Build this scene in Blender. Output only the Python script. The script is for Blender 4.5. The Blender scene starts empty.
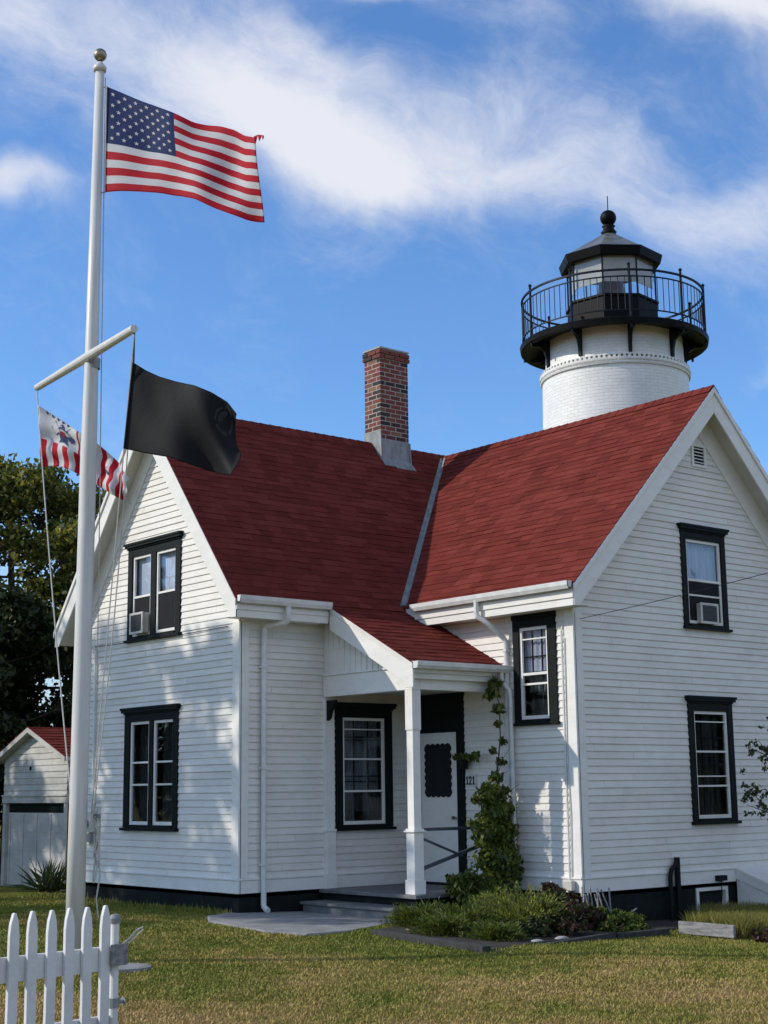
import bpy, bmesh, math, random
import numpy as np
from mathutils import Vector, Matrix
random.seed(7); rng = np.random.default_rng(11)
sc = bpy.context.scene
col = sc.collection
R = math.radians

# ------------------------------------------------------------------ helpers
class MB:
    def __init__(s): s.v=[]; s.f=[]; s.m=[]
    def face(s, pts, mi=0):
        b=len(s.v); s.v+= [tuple(p) for p in pts]; s.f.append(tuple(range(b,b+len(pts)))); s.m.append(mi)
    def hexa(s, c, mi=0):           # 8 corners: bottom 4 (loop), top 4 (loop)
        b=len(s.v); s.v+=[tuple(p) for p in c]
        for q in ((0,3,2,1),(4,5,6,7),(0,1,5,4),(1,2,6,5),(2,3,7,6),(3,0,4,7)):
            s.f.append(tuple(b+i for i in q)); s.m.append(mi)
    def box(s, x0,x1,y0,y1,z0,z1, mi=0):
        s.hexa([(x0,y0,z0),(x1,y0,z0),(x1,y1,z0),(x0,y1,z0),(x0,y0,z1),(x1,y0,z1),(x1,y1,z1),(x0,y1,z1)],mi)
    def prism(s, a, b, mi=0):       # two matching polygons
        k=len(s.v); n=len(a); s.v+=[tuple(p) for p in a]+[tuple(p) for p in b]
        s.f.append(tuple(range(k,k+n))[::-1]); s.m.append(mi)
        s.f.append(tuple(range(k+n,k+2*n))); s.m.append(mi)
        for i in range(n):
            j=(i+1)%n; s.f.append((k+i,k+j,k+n+j,k+n+i)); s.m.append(mi)
    def tube(s, pts, r, n=8, mi=0, cap=True):
        pts=[Vector(p) for p in pts]; rs = r if isinstance(r,(list,tuple)) else [r]*len(pts)
        k=len(s.v); up=None
        for i,p in enumerate(pts):
            d=(pts[min(i+1,len(pts)-1)]-pts[max(i-1,0)]).normalized()
            if up is None:
                up = Vector((0,0,1)) if abs(d.z)<.9 else Vector((1,0,0))
            a=(up-d*up.dot(d))
            if a.length<1e-5: a=d.orthogonal()
            a.normalize(); up=a; b=d.cross(a)
            for j in range(n):
                t=2*math.pi*j/n; s.v.append(tuple(p+(a*math.cos(t)+b*math.sin(t))*rs[i]))
        for i in range(len(pts)-1):
            for j in range(n):
                q=k+i*n; s.f.append((q+j,q+(j+1)%n,q+n+(j+1)%n,q+n+j)); s.m.append(mi)
        if cap:
            s.f.append(tuple(range(k,k+n))[::-1]); s.m.append(mi)
            e=k+(len(pts)-1)*n; s.f.append(tuple(range(e,e+n))); s.m.append(mi)
    def lathe(s, prof, cx, cy, n=48, mi=0, a0=0.0):   # profile list of (r,z)
        k=len(s.v)
        for r,z in prof:
            for j in range(n):
                t=a0+2*math.pi*j/n; s.v.append((cx+r*math.cos(t),cy+r*math.sin(t),z))
        for i in range(len(prof)-1):
            for j in range(n):
                q=k+i*n; s.f.append((q+j,q+(j+1)%n,q+n+(j+1)%n,q+n+j)); s.m.append(mi)
    def build(s, name, mat, parent=None, smooth=False, recalc=True, bevel=0, origin=None):
        me=bpy.data.meshes.new(name); me.from_pydata(s.v,[],s.f)
        for m in (mat if isinstance(mat,(list,tuple)) else [mat]): me.materials.append(m)
        me.polygons.foreach_set('material_index', s.m)
        if recalc:
            bm=bmesh.new(); bm.from_mesh(me); bmesh.ops.recalc_face_normals(bm,faces=bm.faces); bm.to_mesh(me); bm.free()
        if smooth: me.polygons.foreach_set('use_smooth',[True]*len(me.polygons))
        me.update()
        o=bpy.data.objects.new(name,me); col.objects.link(o)
        if parent is not None:
            o.parent=parent; o.matrix_parent_inverse=Matrix.Translation(-world_loc(parent))
        if bevel:
            b=o.modifiers.new('bevel','BEVEL'); b.width=bevel; b.segments=2; b.limit_method='ANGLE'
        return o
def world_loc(o):
    return o.location.copy() if o.parent is None else Vector((0,0,0)) if not o.get('_e') else o.location.copy()
def tag(o, label, cat, group=None, kind=None):
    o['label']=label; o['category']=cat
    if group: o['group']=group
    if kind: o['kind']=kind
    return o
def empty(name, loc, label, cat, group=None):
    o=bpy.data.objects.new(name,None); o.location=loc; o.empty_display_size=.3; col.objects.link(o)
    return tag(o,label,cat,group)
def npmesh(name, V, F, mats, parent=None, midx=None):
    """V (n,3), F (m,k) arrays"""
    me=bpy.data.meshes.new(name); n=len(V); m,k=F.shape
    me.vertices.add(n); me.vertices.foreach_set('co',V.astype(np.float32).ravel())
    me.loops.add(m*k); me.loops.foreach_set('vertex_index',F.astype(np.int32).ravel())
    me.polygons.add(m); me.polygons.foreach_set('loop_start',np.arange(0,m*k,k,dtype=np.int32)); me.polygons.foreach_set('loop_total',np.full(m,k,dtype=np.int32))
    for q in mats: me.materials.append(q)
    if midx is not None: me.polygons.foreach_set('material_index',midx.astype(np.int32))
    me.update(calc_edges=True)
    o=bpy.data.objects.new(name,me); col.objects.link(o)
    if parent is not None: o.parent=parent; o.matrix_parent_inverse=Matrix.Translation(-parent.location)
    return o

# ------------------------------------------------------------------ materials
def newmat(name):
    m=bpy.data.materials.new(name); m.use_nodes=True; nt=m.node_tree; b=nt.nodes['Principled BSDF']; return m,nt,b
def N(nt,t,**k):
    n=nt.nodes.new(t)
    for a,v in k.items(): setattr(n,a,v)
    return n
def noise(nt, scale, detail=4, rough=.6, coord=None, stretch=None, w=0):
    n=N(nt,'ShaderNodeTexNoise'); n.inputs['Scale'].default_value=scale; n.inputs['Detail'].default_value=detail; n.inputs['Roughness'].default_value=rough
    tc=N(nt,'ShaderNodeTexCoord'); mp=N(nt,'ShaderNodeMapping'); mp.inputs['Location'].default_value=(w,w*.7,w*1.3)
    if stretch: mp.inputs['Scale'].default_value=stretch
    nt.links.new(tc.outputs['Object'],mp.inputs[0]); nt.links.new(mp.outputs[0],n.inputs['Vector']); return n
def ramp(nt, src, stops):
    r=N(nt,'ShaderNodeValToRGB'); e=r.color_ramp.elements
    while len(e)<len(stops): e.new(.5)
    for i,(p,c) in enumerate(stops):
        e[i].position=p; e[i].color=(*c,1) if len(c)==3 else c
    nt.links.new(src,r.inputs[0]); return r
def mixc(nt, fac, a, b, mode='MIX'):
    m=N(nt,'ShaderNodeMix',data_type='RGBA',blend_type=mode)
    for s,i in ((fac,0),(a,6),(b,7)):
        if hasattr(s,'links') : nt.links.new(s,m.inputs[i])
        elif i==0: m.inputs[0].default_value=s
        else: m.inputs[i].default_value=(*s,1)
    return m.outputs[2]
def bump(nt,b,src,strength,dist):
    k=N(nt,'ShaderNodeBump'); k.inputs['Strength'].default_value=strength; k.inputs['Distance'].default_value=dist
    nt.links.new(src,k.inputs['Height']); nt.links.new(k.outputs[0],b.inputs['Normal'])
def simple(name, c1, c2=None, scale=6, rough=.5, bumps=.15, bdist=.002, bscale=60, stretch=None, metal=0, spec=.5):
    m,nt,b=newmat(name); b.inputs['Roughness'].default_value=rough; b.inputs['Metallic'].default_value=metal
    b.inputs['Specular IOR Level'].default_value=spec
    if c2 is None: c2=tuple(x*.8 for x in c1)
    n=noise(nt,scale,5,.65,stretch=stretch); r=ramp(nt,n.outputs[0],[(.35,c2),(.62,c1)])
    nt.links.new(r.outputs[0],b.inputs['Base Color'])
    if bumps: bump(nt,b,noise(nt,bscale,4,.6,stretch=stretch).outputs[0],bumps,bdist)
    return m

def paint_mat(name, base, dirt, streak=True, rough=.55):
    m,nt,b=newmat(name); b.inputs['Roughness'].default_value=rough; b.inputs['Specular IOR Level'].default_value=.3
    n1=noise(nt,1.3,6,.65,stretch=(1,1,2.2)); r1=ramp(nt,n1.outputs[0],[(.3,dirt),(.58,base)])
    n2=noise(nt,9,6,.7,stretch=(.5,.5,1),w=3); r2=ramp(nt,n2.outputs[0],[(.26,(.90,.89,.87)),(.5,(1,1,1))])
    c=mixc(nt,1.0,r1.outputs[0],r2.outputs[0],'MULTIPLY')
    gi=N(nt,'ShaderNodeNewGeometry'); ri=ramp(nt,gi.outputs['Random Per Island'],[(0,(.92,.915,.90)),(.3,(1,1,1)),(1,(1,1,1))]); c=mixc(nt,1.0,c,ri.outputs[0],'MULTIPLY')
    n4=noise(nt,55,3,.7,w=9); r4=ramp(nt,n4.outputs[0],[(.24,(.72,.69,.64)),(.33,(1,1,1))]); c=mixc(nt,1.0,c,r4.outputs[0],'MULTIPLY')
    nt.links.new(c,b.inputs['Base Color'])
    bump(nt,b,noise(nt,18,5,.6,stretch=(.6,.6,3)).outputs[0],.25,.004)
    return m
M={}
M['siding']=paint_mat('clapboard_paint',(.80,.77,.715),(.72,.69,.635))
M['trim']=paint_mat('white_trim_paint',(.82,.80,.755),(.75,.73,.685),rough=.45)
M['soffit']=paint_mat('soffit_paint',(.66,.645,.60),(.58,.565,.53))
M['dark']=simple('dark_green_trim',(.0085,.012,.0115),(.005,.0075,.0075),rough=.6,spec=.15)
M['darkblue']=simple('blue_grey_rail_paint',(.055,.07,.09),(.03,.04,.055),rough=.45)
M['found']=simple('dark_foundation_paint',(.014,.019,.019),(.008,.010,.010),scale=3,rough=.85,bumps=.5,bdist=.01,bscale=25,spec=.15)
M['floor']=simple('grey_porch_floor',(.16,.165,.17),(.10,.105,.11),rough=.6)
M['gutter']=simple('white_gutter',(.74,.74,.72),(.62,.62,.60),rough=.4,bumps=.05)
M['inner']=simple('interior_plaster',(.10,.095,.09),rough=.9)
M['flash']=simple('weathered_lead',(.30,.31,.31),(.16,.18,.18),scale=9,rough=.6,stretch=(1,1,.4))
M['screen']=simple('insect_screen',(.022,.024,.027),rough=.8,bumps=0,spec=.1)
M['curtain']=simple('lace_curtain',(.075,.073,.066),(.025,.025,.024),scale=26,rough=.9,stretch=(1,1,.1),bumps=0,spec=.05)
M['curtain_grey']=simple('grey_curtain',(.26,.27,.28),(.12,.125,.13),scale=24,rough=.9,stretch=(1,1,.1),bumps=0,spec=.05)
M['curtain_pale']=simple('pale_curtain',(.58,.58,.66),(.42,.42,.50),scale=22,rough=.9,stretch=(1,1,.1),bumps=0)
M['blind']=simple('pale_blind',(.66,.67,.76),(.54,.55,.66),scale=2,rough=.8,bumps=0)
M['plastic']=simple('ivory_plastic',(.62,.60,.54),rough=.4,bumps=.05)
M['grille']=simple('dark_grille',(.08,.085,.09),(.03,.03,.035),scale=80,rough=.5,stretch=(.1,.1,1))
M['black']=simple('black_iron',(.008,.009,.010),(.005,.006,.007),rough=.5,spec=.2)
M['blackgloss']=simple('black_lantern_paint',(.005,.0055,.006),(.003,.0035,.004),rough=.5,spec=.10)
M['railblue']=simple('navy_black_iron',(.006,.009,.020),rough=.5,spec=.2)
M['pole']=simple('white_pole_paint',(.66,.645,.61),(.56,.55,.52),scale=5,rough=.42,stretch=(3,3,.3))
M['rope']=simple('white_rope',(.62,.60,.55),(.38,.37,.34),scale=120,rough=.9)
M['brass']=simple('dull_brass_ball',(.33,.29,.20),(.20,.18,.13),rough=.35,metal=.8)
M['fence']=paint_mat('picket_paint',(.72,.72,.71),(.58,.58,.57))
M['concrete']=simple('concrete',(.27,.27,.26),(.16,.16,.155),scale=3.5,rough=.9,bumps=.5,bdist=.008,bscale=50)
M['timber']=simple('weathered_timber',(.34,.335,.33),(.13,.13,.13),scale=5,rough=.9,stretch=(5,.7,5),bumps=.6,bdist=.01)
M['timberdark']=simple('dark_timber',(.045,.045,.042),(.02,.02,.02),scale=8,rough=.9,bumps=.6,bdist=.01)
M['soil']=simple('dark_soil',(.05,.038,.028),(.02,.016,.012),scale=12,rough=1,bumps=1,bdist=.03,bscale=30)
M['stone']=simple('pale_stone',(.40,.39,.37),(.25,.24,.23),scale=9,rough=.8,bumps=.5,bdist=.01)
M['bark']=simple('bark',(.09,.07,.055),(.035,.028,.022),scale=8,rough=.95,stretch=(3,3,.5),bumps=1,bdist=.03,bscale=16)
M['mortar']=simple('mortar',(.46,.43,.38),(.30,.28,.25),scale=30,rough=.95)
M['white_numeral']=simple('white_numeral_paint',(.8,.8,.78),rough=.5)

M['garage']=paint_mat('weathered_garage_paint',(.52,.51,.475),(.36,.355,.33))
def glass_mat(name, tint=(.9,.93,.95), mixf=.045):
    m=bpy.data.materials.new(name); m.use_nodes=True; nt=m.node_tree; nt.nodes.clear()
    o=N(nt,'ShaderNodeOutputMaterial'); t=N(nt,'ShaderNodeBsdfTransparent'); t.inputs[0].default_value=(*tint,1)
    g=N(nt,'ShaderNodeBsdfGlossy'); g.inputs['Roughness'].default_value=.02; g.inputs[0].default_value=(.95,.97,1,1)
    fr=N(nt,'ShaderNodeLayerWeight'); pw=N(nt,'ShaderNodeMath',operation='POWER'); pw.inputs[1].default_value=5; nt.links.new(fr.outputs['Facing'],pw.inputs[0])
    a=N(nt,'ShaderNodeMath',operation='MULTIPLY_ADD'); a.inputs[1].default_value=.95; a.inputs[2].default_value=mixf
    nt.links.new(pw.outputs[0],a.inputs[0])
    n=noise(nt,2.2,2,.5); bp=N(nt,'ShaderNodeBump'); bp.inputs['Strength'].default_value=.12; bp.inputs['Distance'].default_value=.02
    nt.links.new(n.outputs[0],bp.inputs['Height']); nt.links.new(bp.outputs[0],g.inputs['Normal'])
    x=N(nt,'ShaderNodeMixShader'); nt.links.new(a.outputs[0],x.inputs[0]); nt.links.new(t.outputs[0],x.inputs[1]); nt.links.new(g.outputs[0],x.inputs[2]); nt.links.new(x.outputs[0],o.inputs[0])
    return m
M['glass']=glass_mat('window_glass')
M['glass2']=glass_mat('lantern_glass',(.95,.97,.98),.05)

def shingle_mat(name, a, b_, c):
    m,nt,b=newmat(name); b.inputs['Roughness'].default_value=1; b.inputs['Specular IOR Level'].default_value=.04
    g=N(nt,'ShaderNodeNewGeometry'); r=ramp(nt,g.outputs['Random Per Island'],[(0,b_),(.5,a),(1,c)])
    n=noise(nt,420,2,.6); rn=ramp(nt,n.outputs[0],[(.3,(.55,.55,.55)),(.62,(1.2,1.2,1.2))])
    n2=noise(nt,1.6,7,.75,w=5); rn2=ramp(nt,n2.outputs[0],[(.3,(.80,.81,.81)),(.5,(1,1,1)),(.7,(1.08,1.10,1.12))])
    x=mixc(nt,1.0,r.outputs[0],rn.outputs[0],'MULTIPLY'); y=mixc(nt,1.0,x,rn2.outputs[0],'MULTIPLY')
    nt.links.new(y,b.inputs['Base Color']); bump(nt,b,n.outputs[0],.5,.004); return m
M['shingle']=shingle_mat('red_asphalt_shingle',(.168,.034,.026),(.135,.029,.022),(.20,.044,.033))

def brick_mat():
    m,nt,b=newmat('chimney_brick'); b.inputs['Roughness'].default_value=.9
    g=N(nt,'ShaderNodeNewGeometry')
    r=ramp(nt,g.outputs['Random Per Island'],[(0,(.03,.028,.026)),(.33,(.06,.034,.03)),(.42,(.16,.045,.036)),(.6,(.24,.06,.045)),(.85,(.17,.045,.036)),(1,(.25,.13,.07))])
    n=noise(nt,60,4,.7); rn=ramp(nt,n.outputs[0],[(.3,(.6,.6,.6)),(.65,(1.1,1.1,1.1))])
    nt.links.new(mixc(nt,1.0,r.outputs[0],rn.outputs[0],'MULTIPLY'),b.inputs['Base Color']); bump(nt,b,n.outputs[0],.5,.006); return m
M['brick']=brick_mat()

def tower_mat():
    m,nt,b=newmat('whitewashed_brick'); b.inputs['Roughness'].default_value=.45; b.inputs['Specular IOR Level'].default_value=.4
    g=N(nt,'ShaderNodeNewGeometry'); s=N(nt,'ShaderNodeSeparateXYZ'); nt.links.new(g.outputs['Position'],s.inputs[0])
    dx=N(nt,'ShaderNodeMath',operation='SUBTRACT'); dx.inputs[1].default_value=14.62; nt.links.new(s.outputs[0],dx.inputs[0])
    dy=N(nt,'ShaderNodeMath',operation='SUBTRACT'); dy.inputs[1].default_value=5.16; nt.links.new(s.outputs[1],dy.inputs[0])
    at=N(nt,'ShaderNodeMath',operation='ARCTAN2'); nt.links.new(dy.outputs[0],at.inputs[0]); nt.links.new(dx.outputs[0],at.inputs[1])
    mu=N(nt,'ShaderNodeMath',operation='MULTIPLY'); mu.inputs[1].default_value=1.8; nt.links.new(at.outputs[0],mu.inputs[0])
    cb=N(nt,'ShaderNodeCombineXYZ'); nt.links.new(mu.outputs[0],cb.inputs[0]); nt.links.new(s.outputs[2],cb.inputs[1])
    br=N(nt,'ShaderNodeTexBrick'); br.inputs['Scale'].default_value=1; br.inputs['Brick Width'].default_value=.22; br.inputs['Row Height'].default_value=.08; br.inputs['Mortar Size'].default_value=.008; br.inputs['Mortar Smooth'].default_value=.6
    br.inputs['Color1'].default_value=(.79,.78,.74,1); br.inputs['Color2'].default_value=(.85,.84,.80,1); br.inputs['Mortar'].default_value=(.70,.69,.65,1)
    nt.links.new(cb.outputs[0],br.inputs['Vector'])
    n=noise(nt,1.6,6,.7); rn=ramp(nt,n.outputs[0],[(.3,(.88,.87,.85)),(.6,(1,1,1))])
    nt.links.new(mixc(nt,1.0,br.outputs[0],rn.outputs[0],'MULTIPLY'),b.inputs['Base Color'])
    inv=N(nt,'ShaderNodeMath',operation='MULTIPLY_ADD'); inv.inputs[1].default_value=-1; inv.inputs[2].default_value=1; nt.links.new(br.outputs['Fac'],inv.inputs[0])
    ad=N(nt,'ShaderNodeMath',operation='ADD'); nt.links.new(inv.outputs[0],ad.inputs[0]); nt.links.new(noise(nt,9,5,.7).outputs[0],ad.inputs[1])
    bump(nt,b,ad.outputs[0],.45,.012); return m
M['tower']=tower_mat()

def leaf_mat(name, cols, trans=.35, rough=.5, spec=.3):
    m=bpy.data.materials.new(name); m.use_nodes=True; nt=m.node_tree; b=nt.nodes['Principled BSDF']; out=nt.nodes['Material Output']
    b.inputs['Roughness'].default_value=rough; b.inputs['Specular IOR Level'].default_value=spec
    g=N(nt,'ShaderNodeNewGeometry'); k=len(cols)-1
    r=ramp(nt,g.outputs['Random Per Island'],[(i/k,c) for i,c in enumerate(cols)])
    nt.links.new(r.outputs[0],b.inputs['Base Color'])
    t=N(nt,'ShaderNodeBsdfTranslucent'); nt.links.new(mixc(nt,1.0,r.outputs[0],(1.5,1.5,.8),'MULTIPLY'),t.inputs[0])
    x=N(nt,'ShaderNodeMixShader'); x.inputs[0].default_value=trans
    nt.links.new(b.outputs[0],x.inputs[1]); nt.links.new(t.outputs[0],x.inputs[2]); nt.links.new(x.outputs[0],out.inputs[0]); return m
M['oak']=leaf_mat('oak_leaf',[(.03,.05,.012),(.075,.10,.02),(.16,.165,.035),(.30,.26,.06)])
M['darkleaf']=leaf_mat('dark_leaf',[(.012,.022,.008),(.022,.036,.010),(.035,.052,.014)],.2)
M['vine']=leaf_mat('vine_leaf',[(.035,.06,.014),(.08,.115,.024),(.18,.21,.05)],.4)
M['juniper']=leaf_mat('juniper_needle',[(.03,.05,.009),(.08,.11,.017),(.19,.21,.036)],.25)
M['juniperbright']=leaf_mat('golden_juniper_needle',[(.08,.11,.015),(.18,.21,.03),(.30,.31,.05)],.25)
M['rhodo']=leaf_mat('shrub_leaf_green',[(.018,.03,.010),(.03,.045,.014),(.06,.07,.02)],.2)
M['redleaf']=leaf_mat('shrub_leaf_maroon',[(.05,.014,.02),(.09,.02,.03),(.04,.03,.02)],.2)
M['yucca']=leaf_mat('spiky_leaf',[(.03,.05,.02),(.05,.075,.03),(.09,.11,.04)],.15)
M['orngrass']=leaf_mat('tall_grass_blade',[(.14,.15,.035),(.22,.22,.05),(.34,.28,.11)],.3)
M['appleleaf']=leaf_mat('branch_leaf',[(.03,.05,.02),(.06,.085,.03),(.12,.11,.05)],.3)

def grass_color(nt):
    n1=noise(nt,.42,4,.6); n2=noise(nt,3.2,5,.7,w=2); n3=noise(nt,22,3,.6,w=4)
    s=N(nt,'ShaderNodeMath',operation='MULTIPLY_ADD'); s.inputs[1].default_value=.5
    nt.links.new(n2.outputs[0],s.inputs[0])
    h=N(nt,'ShaderNodeMath',operation='MULTIPLY'); h.inputs[1].default_value=.55; nt.links.new(n1.outputs[0],h.inputs[0]); nt.links.new(h.outputs[0],s.inputs[2])
    # the strip of lawn furthest from the house is drier: grade along distance from the front wall
    tc=N(nt,'ShaderNodeTexCoord'); dt=N(nt,'ShaderNodeVectorMath',operation='DOT_PRODUCT'); dt.inputs[1].default_value=(.45,.80,0); nt.links.new(tc.outputs['Object'],dt.inputs[0])
    mr=N(nt,'ShaderNodeMapRange'); mr.inputs[1].default_value=-10.5; mr.inputs[2].default_value=-4.5; mr.inputs[3].default_value=.085; mr.inputs[4].default_value=-.05; nt.links.new(dt.outputs['Value'],mr.inputs[0])
    s2=N(nt,'ShaderNodeMath',operation='ADD'); nt.links.new(s.outputs[0],s2.inputs[0]); nt.links.new(mr.outputs[0],s2.inputs[1])
    r=ramp(nt,s2.outputs[0],[(.36,(.135,.165,.024)),(.47,(.205,.21,.038)),(.55,(.33,.265,.075)),(.66,(.46,.32,.135))])
    r3=ramp(nt,n3.outputs[0],[(.3,(.80,.80,.80)),(.65,(1.08,1.08,1.08))])
    return mixc(nt,1.0,r.outputs[0],r3.outputs[0],'MULTIPLY')
m,nt,b=newmat('lawn_soil'); b.inputs['Roughness'].default_value=1; b.inputs['Specular IOR Level'].default_value=.05
nt.links.new(mixc(nt,1.0,grass_color(nt),(.72,.72,.72),'MULTIPLY'),b.inputs['Base Color']); bump(nt,b,noise(nt,45,4,.7).outputs[0],1,.03); M['lawn']=m
m,nt,b=newmat('grass_blade'); b.inputs['Roughness'].default_value=.6; b.inputs['Specular IOR Level'].default_value=.2
g=N(nt,'ShaderNodeNewGeometry'); rr=ramp(nt,g.outputs['Random Per Island'],[(0,(.88,.9,.88)),(.7,(1.05,1.05,1.0)),(1,(1.25,1.18,1.08))])
nt.links.new(mixc(nt,1.0,grass_color(nt),rr.outputs[0],'MULTIPLY'),b.inputs['Base Color']); M['grass']=m

# ------------------------------------------------------------------ ground
def gz(x,y):
    t=np.clip(x,0,12); return -.29-.038*t-.015*np.clip(-y-2,0,3)-.03*np.clip(-y-3.6,0,1.6)*np.clip((x-1.5)/2,0,1)
def build_ground():
    xs=np.concatenate([[-400,-150,-60],np.arange(-24,26,.5),[60,150,400]]); X,Y=np.meshgrid(xs,xs,indexing='ij')
    Z=gz(X,Y)+.015*np.sin(X*1.3+Y*.7)*np.cos(Y*1.1-X*.4)*(np.abs(X)<24)*(np.abs(Y)<24)
    V=np.stack([X,Y,Z],-1).reshape(-1,3); n=len(xs)
    i=np.arange(n-1); I,J=np.meshgrid(i,i,indexing='ij'); a=(I*n+J).ravel(); F=np.stack([a,a+n,a+n+1,a+1],-1)
    o=npmesh('lawn',V,F,[M['lawn']]); o['kind']='structure'; o.data.polygons.foreach_set('use_smooth',[True]*len(F))
build_ground()
CAM=Vector((-12.543,-18.468,1.4615))
def build_grass():
    n=330000
    d=5.5+22*rng.random(n*2)**.75; a=R(50.2)+(rng.random(n*2)-.5)*R(34)
    x=CAM.x+d*np.cos(a); y=CAM.y+d*np.sin(a)
    ok=~((x>-.03)&(y>-.05)&(y<5))&~((x>3.25)&(y>-3.75)&(y<5))&~((x>1.1)&(y>-2.4)&(y<.1))&~slabmask(x,y)&~bedmask(x,y)&~((x>1.19)&(y>7.5)&(y<10.6))&(np.hypot(x+4.58,y+3.72)>.16)
    x=x[ok][:n]; y=y[ok][:n]; n=len(x); d=np.hypot(x-CAM.x,y-CAM.y)
    z=gz(x,y)+.015*np.sin(x*1.3+y*.7)*np.cos(y*1.1-x*.4)
    h=(.014+.022*rng.random(n)**1.5)*(1+.8*(rng.random(n)>.985)); w=.003+.00036*d
    near=((x<.45)&(x>-.2)&(y>-.2))|((np.abs(x-.0)<.25)&(y>0)); h=np.where(near,h*(1.5+2*rng.random(n)),h)
    t=rng.random(n)*2*np.pi; lx=(rng.random(n)-.5)*.05; ly=(rng.random(n)-.5)*.05
    P=np.stack([x,y,z-.004],-1); dx=np.stack([np.cos(t)*w,np.sin(t)*w,0*t],-1); tip=np.stack([lx,ly,h],-1)
    V=np.concatenate([P-dx,P+dx,P+tip],1).reshape(-1,3); F=np.arange(3*n).reshape(n,3)
    o=npmesh('grass',V,F,[M['grass']]); tag(o,'short mown green and straw-coloured lawn grass','grass',kind='stuff')
SLAB=[(-.98,-.72),(-1.20,-1.7),(-1.30,-2.5),(-1.12,-3.15),(-.55,-3.22),(.22,-2.9),(1.1,-2.32),(1.4,-.04),(-.02,-.04),(-.05,.12),(-.6,-.1)]
def inpoly(x,y,poly):
    c=np.zeros(x.shape,bool); n=len(poly)
    for i in range(n):
        x1,y1=poly[i]; x2,y2=poly[(i+1)%n]
        k=((y1>y)!=(y2>y))&(x<(x2-x1)*(y-y1)/((y2-y1) if y2!=y1 else 1e-9)+x1); c^=k
    return c
BED=[(-.38,-3.5),(-.82,-6.02),(.6,-5.65),(2.2,-5.15),(3.4,-4.95),(3.95,-4.6),(5.6,-4.3),(5.6,-3.6),(3.4,-3.6),(3.4,-2.2),(1.2,-2.2),(.9,-2.6),(.2,-3.2)]
def slabmask(x,y): return inpoly(x,y,SLAB)
def bedmask(x,y): return inpoly(x,y,BED)
build_grass()
mb=MB(); mb.prism([(x,y,-.45) for x,y in SLAB],[(x,y,gz(x,y)+.03) for x,y in SLAB])
o=mb.build('path',M['concrete'],bevel=.02); o['kind']='structure'
mb=MB(); mb.prism([(x,y,-.7) for x,y in BED],[(x,y,gz(x,y)+.035) for x,y in BED]); o=mb.build('soil_bed',M['soil']); o['kind']='structure'

# ------------------------------------------------------------------ house
house=empty('house',(0,0,-.3),'white clapboard house with two red-shingled gable wings, dark green window trim and a corner porch','house')
class Face:
    def __init__(s,ax,c): s.ax=ax; s.c=c
    def P(s,a,o,z): return (s.c-o,a,z) if s.ax=='x' else (a,s.c-o,z)
    def box(s,mb,a0,a1,o0,o1,z0,z1,mi=0):
        mb.hexa([s.P(a0,o0,z0),s.P(a1,o0,z0),s.P(a1,o1,z0),s.P(a0,o1,z0),s.P(a0,o0,z1),s.P(a1,o0,z1),s.P(a1,o1,z1),s.P(a0,o1,z1)],mi)
GW=4.90; XB=3.30; YB=-3.69; WB=6.16; XE=XB+WB
ZRA=7.80; ZEA=4.27; RY=GW/2; SA=(ZRA-ZEA)/(RY+.37)
ZRB=7.77; ZEB=4.33; RX=XB+WB/2; SB=(ZRB-ZEB)/(RX-2.95)
FG=Face('x',0.0); FL=Face('y',0.0); FB=Face('x',XB); FR=Face('y',YB)
def siding(face,z0,z1,ext,openings,course=.1045):
    mb=MB(); lv=sorted(set([z0,z1]+[z0+i*course for i in range(int((z1-z0)/course)+1)]+[z for o in openings for z in (o[2],o[3]) if z0<z<z1]))
    def d(z,zc): return .003+.016*(1-(z-zc)/course)
    jit={}
    for za,zb in zip(lv[:-1],lv[1:]):
        if zb-za<1e-5: continue
        zm=(za+zb)/2; k=int((zm-z0)/course); zc=z0+k*course
        dd=jit.setdefault(k,random.uniform(-.002,.002))
        ea,eb=ext(za),ext(zb)
        if ea[1]<=ea[0] and eb[1]<=eb[0]: continue
        cuts=sorted([(o[0],o[1]) for o in openings if o[2]<zm<o[3]]); segs=[]; lo=('L',)
        cur=(ea[0],eb[0])
        for c0,c1 in cuts:
            segs.append((cur,(c0,c0))); cur=(c1,c1)
        segs.append((cur,(ea[1],eb[1])))
        for (a0,b0),(a1,b1) in segs:
            if a1<=a0 and b1<=b0: continue
            rj=random.Random(k*7.31+face.c); js=[]; xx=-6+rj.uniform(0,3)
            while xx<12: js.append(xx); xx+=rj.uniform(2.2,4.4)
            bx=[j for j in js if max(a0,b0)+.25<j<min(a1,b1)-.25]; L0=[(a0,b0)]+[(j+.0012,j+.0012) for j in bx]; L1=[(j-.0012,j-.0012) for j in bx]+[(a1,b1)]
            da,db=d(za,zc)+dd,d(zb,zc)+dd
            for (p0,q0),(p1,q1) in zip(L0,L1):
                e_=rj.uniform(-.0015,.0015); w_=rj.uniform(-.002,.002); mb.face([face.P(p0,da+e_,za+w_),face.P(p1,da+e_,za-w_),face.P(q1,db,zb),face.P(q0,db,zb)])
            if abs(za-zc)<1e-6:
                zl=za-.007
                for q in (((da,za),(da,zl)),((da,zl),(da-.011,zl)),((da-.011,zl),(da-.011,za+.003)),((da-.011,za+.003),(.001,za+.003))):
                    (o0,h0),(o1,h1)=q; mb.face([face.P(a0,o0,h0),face.P(a1,o0,h0),face.P(a1,o1,h1),face.P(a0,o1,h1)])
    return mb
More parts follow.
